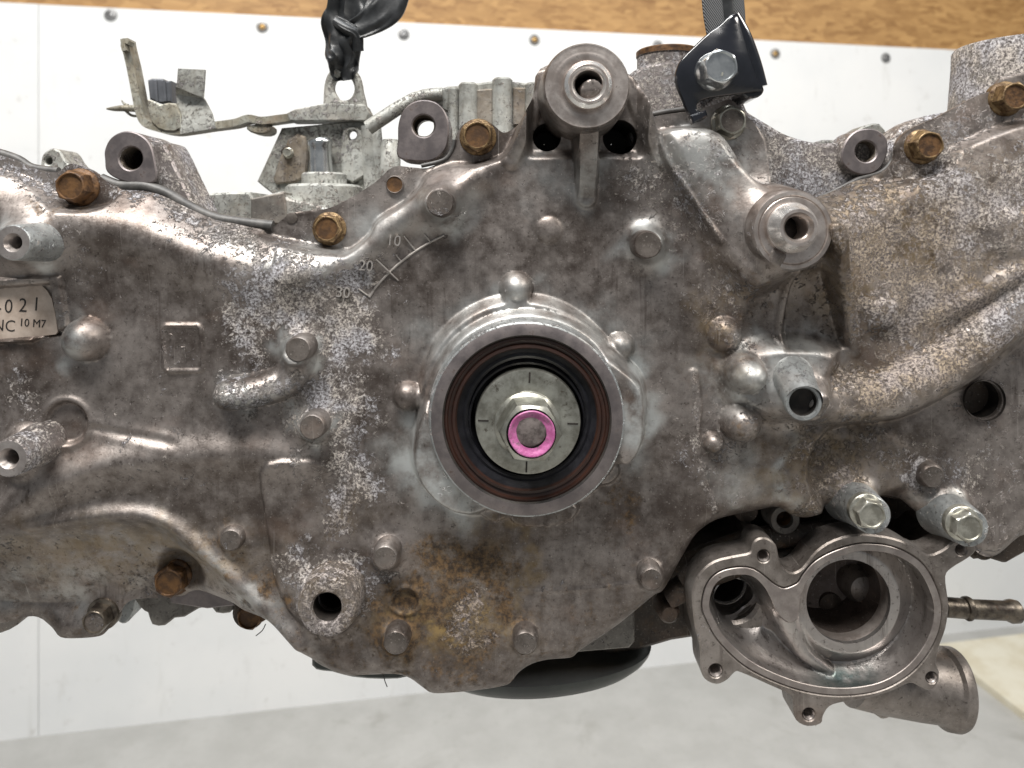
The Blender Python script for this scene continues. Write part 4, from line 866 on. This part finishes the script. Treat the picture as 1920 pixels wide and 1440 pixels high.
# hose outlet and small nipple
tube('hose_outlet', [(1600, 1255, -150), (1650, 1270, -150), (1720, 1284, -158), (1756, 1288, -160), (1762, 1289, -161), (1770, 1290, -162), (1786, 1292, -163), (1793, 1293, -163), (1794, 1293, -163)], [64, 62, 61, 62, 64, 71, 72, 69, 56], M['pump'], pump, 48)
tube('hose_outlet_bleed', [(1650, 1310, -140), (1655, 1330, -138), (1660, 1340, -136)], [24, 20, 12], M['pump'], pump, 20)
tube('hose_nipple', [(1770, 1138, -120), (1808, 1141, -120), (1810, 1141, -120), (1814, 1141, -120), (1818, 1142, -120), (1820, 1142, -120), (1885, 1145, -120), (1889, 1145, -120), (1896, 1146, -120), (1908, 1147, -120), (1912, 1147, -120)], [18, 18, 21, 22, 21, 17.5, 17.5, 19.5, 21.5, 20, 16], M['rustpipe'], pump, 28)

# ------------------------------------------------------------------ bracket, connector, lifting eye at the rear
EYE = smooth_poly([(590, 216), (604, 200), (607, 160), (616, 135), (636, 121), (656, 124), (672, 140), (679, 170), (680, 216)], 3)
eye = prism('lifting_eye', EYE, -385, -410, M['rear'], engine, [smooth_poly([(624, 165), (630, 147), (645, 140), (658, 148), (664, 166), (658, 182), (646, 188), (634, 184)], 3)], 6)
prism('eye_base', [(538, 212), (552, 205), (590, 198), (606, 194), (684, 196), (692, 212), (686, 226), (542, 226)], -374, -440, M['rear'], eye, (), 2)
def strip(name, pts, w, th, mat, parent, zc, sm=4):
    """bent metal strip running in the picture plane: thickness th in plane, width w in depth"""
    q = smooth_poly([(x, y, zc) for x, y in pts], sm, False)
    hw, ht = w * S / 2, th * S * kz(zc) / 2
    return sweep(name, [W(*p) for p in q], lambda i, t: [(-ht, -hw), (ht, -hw), (ht, hw), (-ht, hw)], mat, parent, 30)
arm = strip('wiring_bracket', [(690, 216), (640, 212), (580, 218), (530, 224), (495, 228), (470, 224), (445, 232), (400, 238), (360, 244), (330, 247), (300, 241), (278, 232), (268, 212), (262, 182), (252, 130), (243, 92), (240, 76)], 40, 14, M['bracket'], engine, -400)
strip('bracket_hook', [(246, 82), (238, 78), (236, 88), (239, 98)], 30, 8, M['bracket'], arm, -380, 2)
tab = sweep('bracket_tab', [W(*p) for p in [(372, 246, -380), (368, 222, -380), (360, 196, -392), (356, 180, -388), (356, 172, -372), (358, 160, -368), (360, 130, -368)]],
            lambda i, t: [(-h * S * 1.25, -2.4 * S) for h in ((34, 32, 27, 27, 27, 27, 27)[i],)] + [(((34, 32, 27, 27, 27, 27, 27)[i]) * S * 1.25, -2.4 * S), (((34, 32, 27, 27, 27, 27, 27)[i]) * S * 1.25, 2.4 * S), (-((34, 32, 27, 27, 27, 27, 27)[i]) * S * 1.25, 2.4 * S)], M['rear'], arm, 30, (0, 1, 0))
prism('bracket_side', smooth_poly([(276, 186), (300, 196), (330, 194), (340, 240), (310, 246), (284, 230)], 2), -376, -384, M['bracket'], arm, (), 3)
plug = prism('connector', smooth_poly([(276, 150), (284, 147), (304, 147), (308, 152), (320, 151), (322, 192), (300, 194), (280, 186)], 1), -395, -450, M['plug'], engine, (), 4)
for x in (288, 304): prism('connector_rib', [(x, 150), (x + 5, 150), (x + 8, 190), (x + 3, 190)], -391, -396, M['plug'], plug, (), 1)
tube('bracket_pin', [(200, 204, -420), (214, 204, -420), (232, 203, -420), (268, 204, -420)], [1.5, 4.5, 6, 7], M['bracket'], arm, 16, 3)
tube('bracket_pin', [(228, 188, -430), (232, 194, -430), (240, 198, -430)], [1, 2, 3], M['bracket'], arm, 10, 3)
tube('bracket_pin', [(236, 208, -425), (246, 216, -425), (258, 217, -425), (264, 208, -425)], [2.5, 2.5, 2.5, 2.5], M['bracket'], arm, 10, 4)
prism('bracket_foot', smooth_poly([(462, 236), (500, 232), (506, 244), (494, 251), (470, 248)], 2), -385, -440, M['bracket'], arm, (), 3)

# ------------------------------------------------------------------ black hanger bracket with bolt
HB = smooth_poly([(1378, 24), (1396, 60), (1416, 118), (1432, 164), (1428, 170), (1400, 174), (1370, 178), (1340, 182), (1322, 186), (1310, 192), (1307, 204), (1316, 210), (1322, 222), (1308, 228), (1298, 222), (1288, 206), (1280, 186), (1270, 162), (1267, 142), (1272, 122), (1282, 106), (1300, 88), (1330, 60), (1350, 46)], 3)
hang = prism('hanger_bracket', HB, 24, 12, M['blackpaint'], engine, (), 3, 50)
tube('folded_edge', [(1378, 28, 14), (1396, 66, 14), (1414, 118, 14), (1427, 163, 14)], [9, 12, 13, 12], M['blackpaint'], hang, 24, 4)
prism('folded_foot', smooth_poly([(1392, 170), (1428, 164), (1432, 172), (1422, 182), (1402, 184)], 2), 12, -60, M['blackpaint'], hang, (), 3)
prism('locating_tongue', [(1294, 216), (1324, 206), (1328, 218), (1300, 232)], 34, 16, M['blackpaint'], hang, (), 3)
hb = hexbolt('hanger_bolt', 1353, 124, 24, 52, 31, M['zinc'], hang, .35, 1.22)
tube('head_mark', [(1355, 136, 72), (1354, 142, 72)], [1.6, 1.6], M['zincdull'], hang, 8)
lathe('hanger_spacer', 1348, 130, 14, [(40, -120), (40, 14)], M['crusty'], hang, 32, False)
# thin stray wires under the engine
tube('stray_wire', [(480, 1192, -100), (492, 1182, -100), (498, 1170, -100)], [.9, .9, .9], M['wire'], blk, 6, 3)
tube('stray_wire', [(726, 1288, -60), (722, 1278, -60), (716, 1262, -60), (700, 1264, -60), (686, 1260, -60)], [.9, .9, .9, .9, .9], M['wire'], blk, 6, 3)

# ------------------------------------------------------------------ lifting straps
def strap(name, pts, widths, mat, label, sm=6, crumple=0.0, twist=None, th=5):
    q = smooth_poly([(*p, w, tw) for p, w, tw in zip(pts, widths, twist or [0] * len(pts))], sm, False)
    n = 40
    def sec(i, t):
        x, y, z, w, tw = q[i]; out = []; w2 = w * S * kz(z) / 2; t2 = th * S * kz(z)
        for j in range(n):
            a = 2 * math.pi * j / n
            u = w2 * math.copysign(abs(math.cos(a)) ** 0.6, math.cos(a)); v = t2 * math.copysign(abs(math.sin(a)) ** 0.6, math.sin(a))
            if crumple:
                e = u / w2; f = crumple * S * (abs(math.sin(3.1 * e + i * 0.085)) * 1.3 - abs(math.sin(4.7 * e - i * 0.06 + 1.0)) + 0.6 * math.sin(2.0 * e + i * 0.21))
                v += f; u *= 1 + 0.06 * math.sin(i * 0.37 + (2.0 if u > 0 else 0))
            c, s = math.cos(tw), math.sin(tw); out.append((u * c - v * s, u * s + v * c))
        return out
    base = Vector(engine.location)
    pth = [tuple(Vector(W(*p[:3])) + base) for p in q]
    o = sweep(name, pth, sec, mat, None, 60, (0, 1, 0))
    if label: o['label'] = label; o['category'] = 'strap'
    return o
s1 = strap('lifting_strap', [(648, 150, -398), (645, 132, -392), (645, 110, -388), (640, 80, -388), (644, 50, -390), (650, 20, -392), (652, -20, -395), (650, -90, -400)], [34, 52, 62, 72, 80, 78, 72, 66], M['blackcloth'], 'crumpled black sling tied through the lifting eye of the engine', 8, 10.0, [0, 0.25, -0.3, 0.3, -0.2, 0.1, 0, 0], 14)
def hang_child(o, p): o.parent = p
l1 = strap('sling_loop', [(654, 58, -372), (680, 48, -366), (705, 32, -364), (724, 6, -366), (736, -30, -368), (748, -100, -372)], [34, 48, 62, 74, 82, 84], M['blackcloth'], None, 8, 4.0, [0.2, 0.15, 0.1, 0.0, 0, 0], 7)
hang_child(l1, s1)
l2 = strap('sling_fold', [(630, 40, -370), (650, 52, -362), (668, 66, -364), (672, 96, -372)], [18, 22, 20, 12], M['blackcloth'], None, 6, 2.0, [0.5, 0.6, 0.8, 0.9], 9)
hang_child(l2, s1)
s2 = strap('lifting_strap', [(1352, 130, -18), (1344, 70, -18), (1338, 30, -18), (1334, -10, -18), (1328, -90, -18)], [36, 36, 38, 38, 40], M['webbing'], 'black woven webbing strap behind the glossy black bracket', 6, 0, None, 6)
l3 = strap('strap_return', [(1378, 130, -50), (1382, 70, -50), (1380, 30, -50), (1376, -10, -50), (1370, -90, -50)], [32, 32, 34, 36, 36], M['webbing'], None, 6, 0, None, 5)
hang_child(l3, s2)
l4 = strap('strap_return', [(1352, 160, -38), (1366, 70, -38), (1362, 30, -38), (1358, -10, -38), (1352, -90, -38)], [34, 30, 30, 30, 30], M['blackcloth'], None, 6, 0, None, 4)
hang_child(l4, s2)
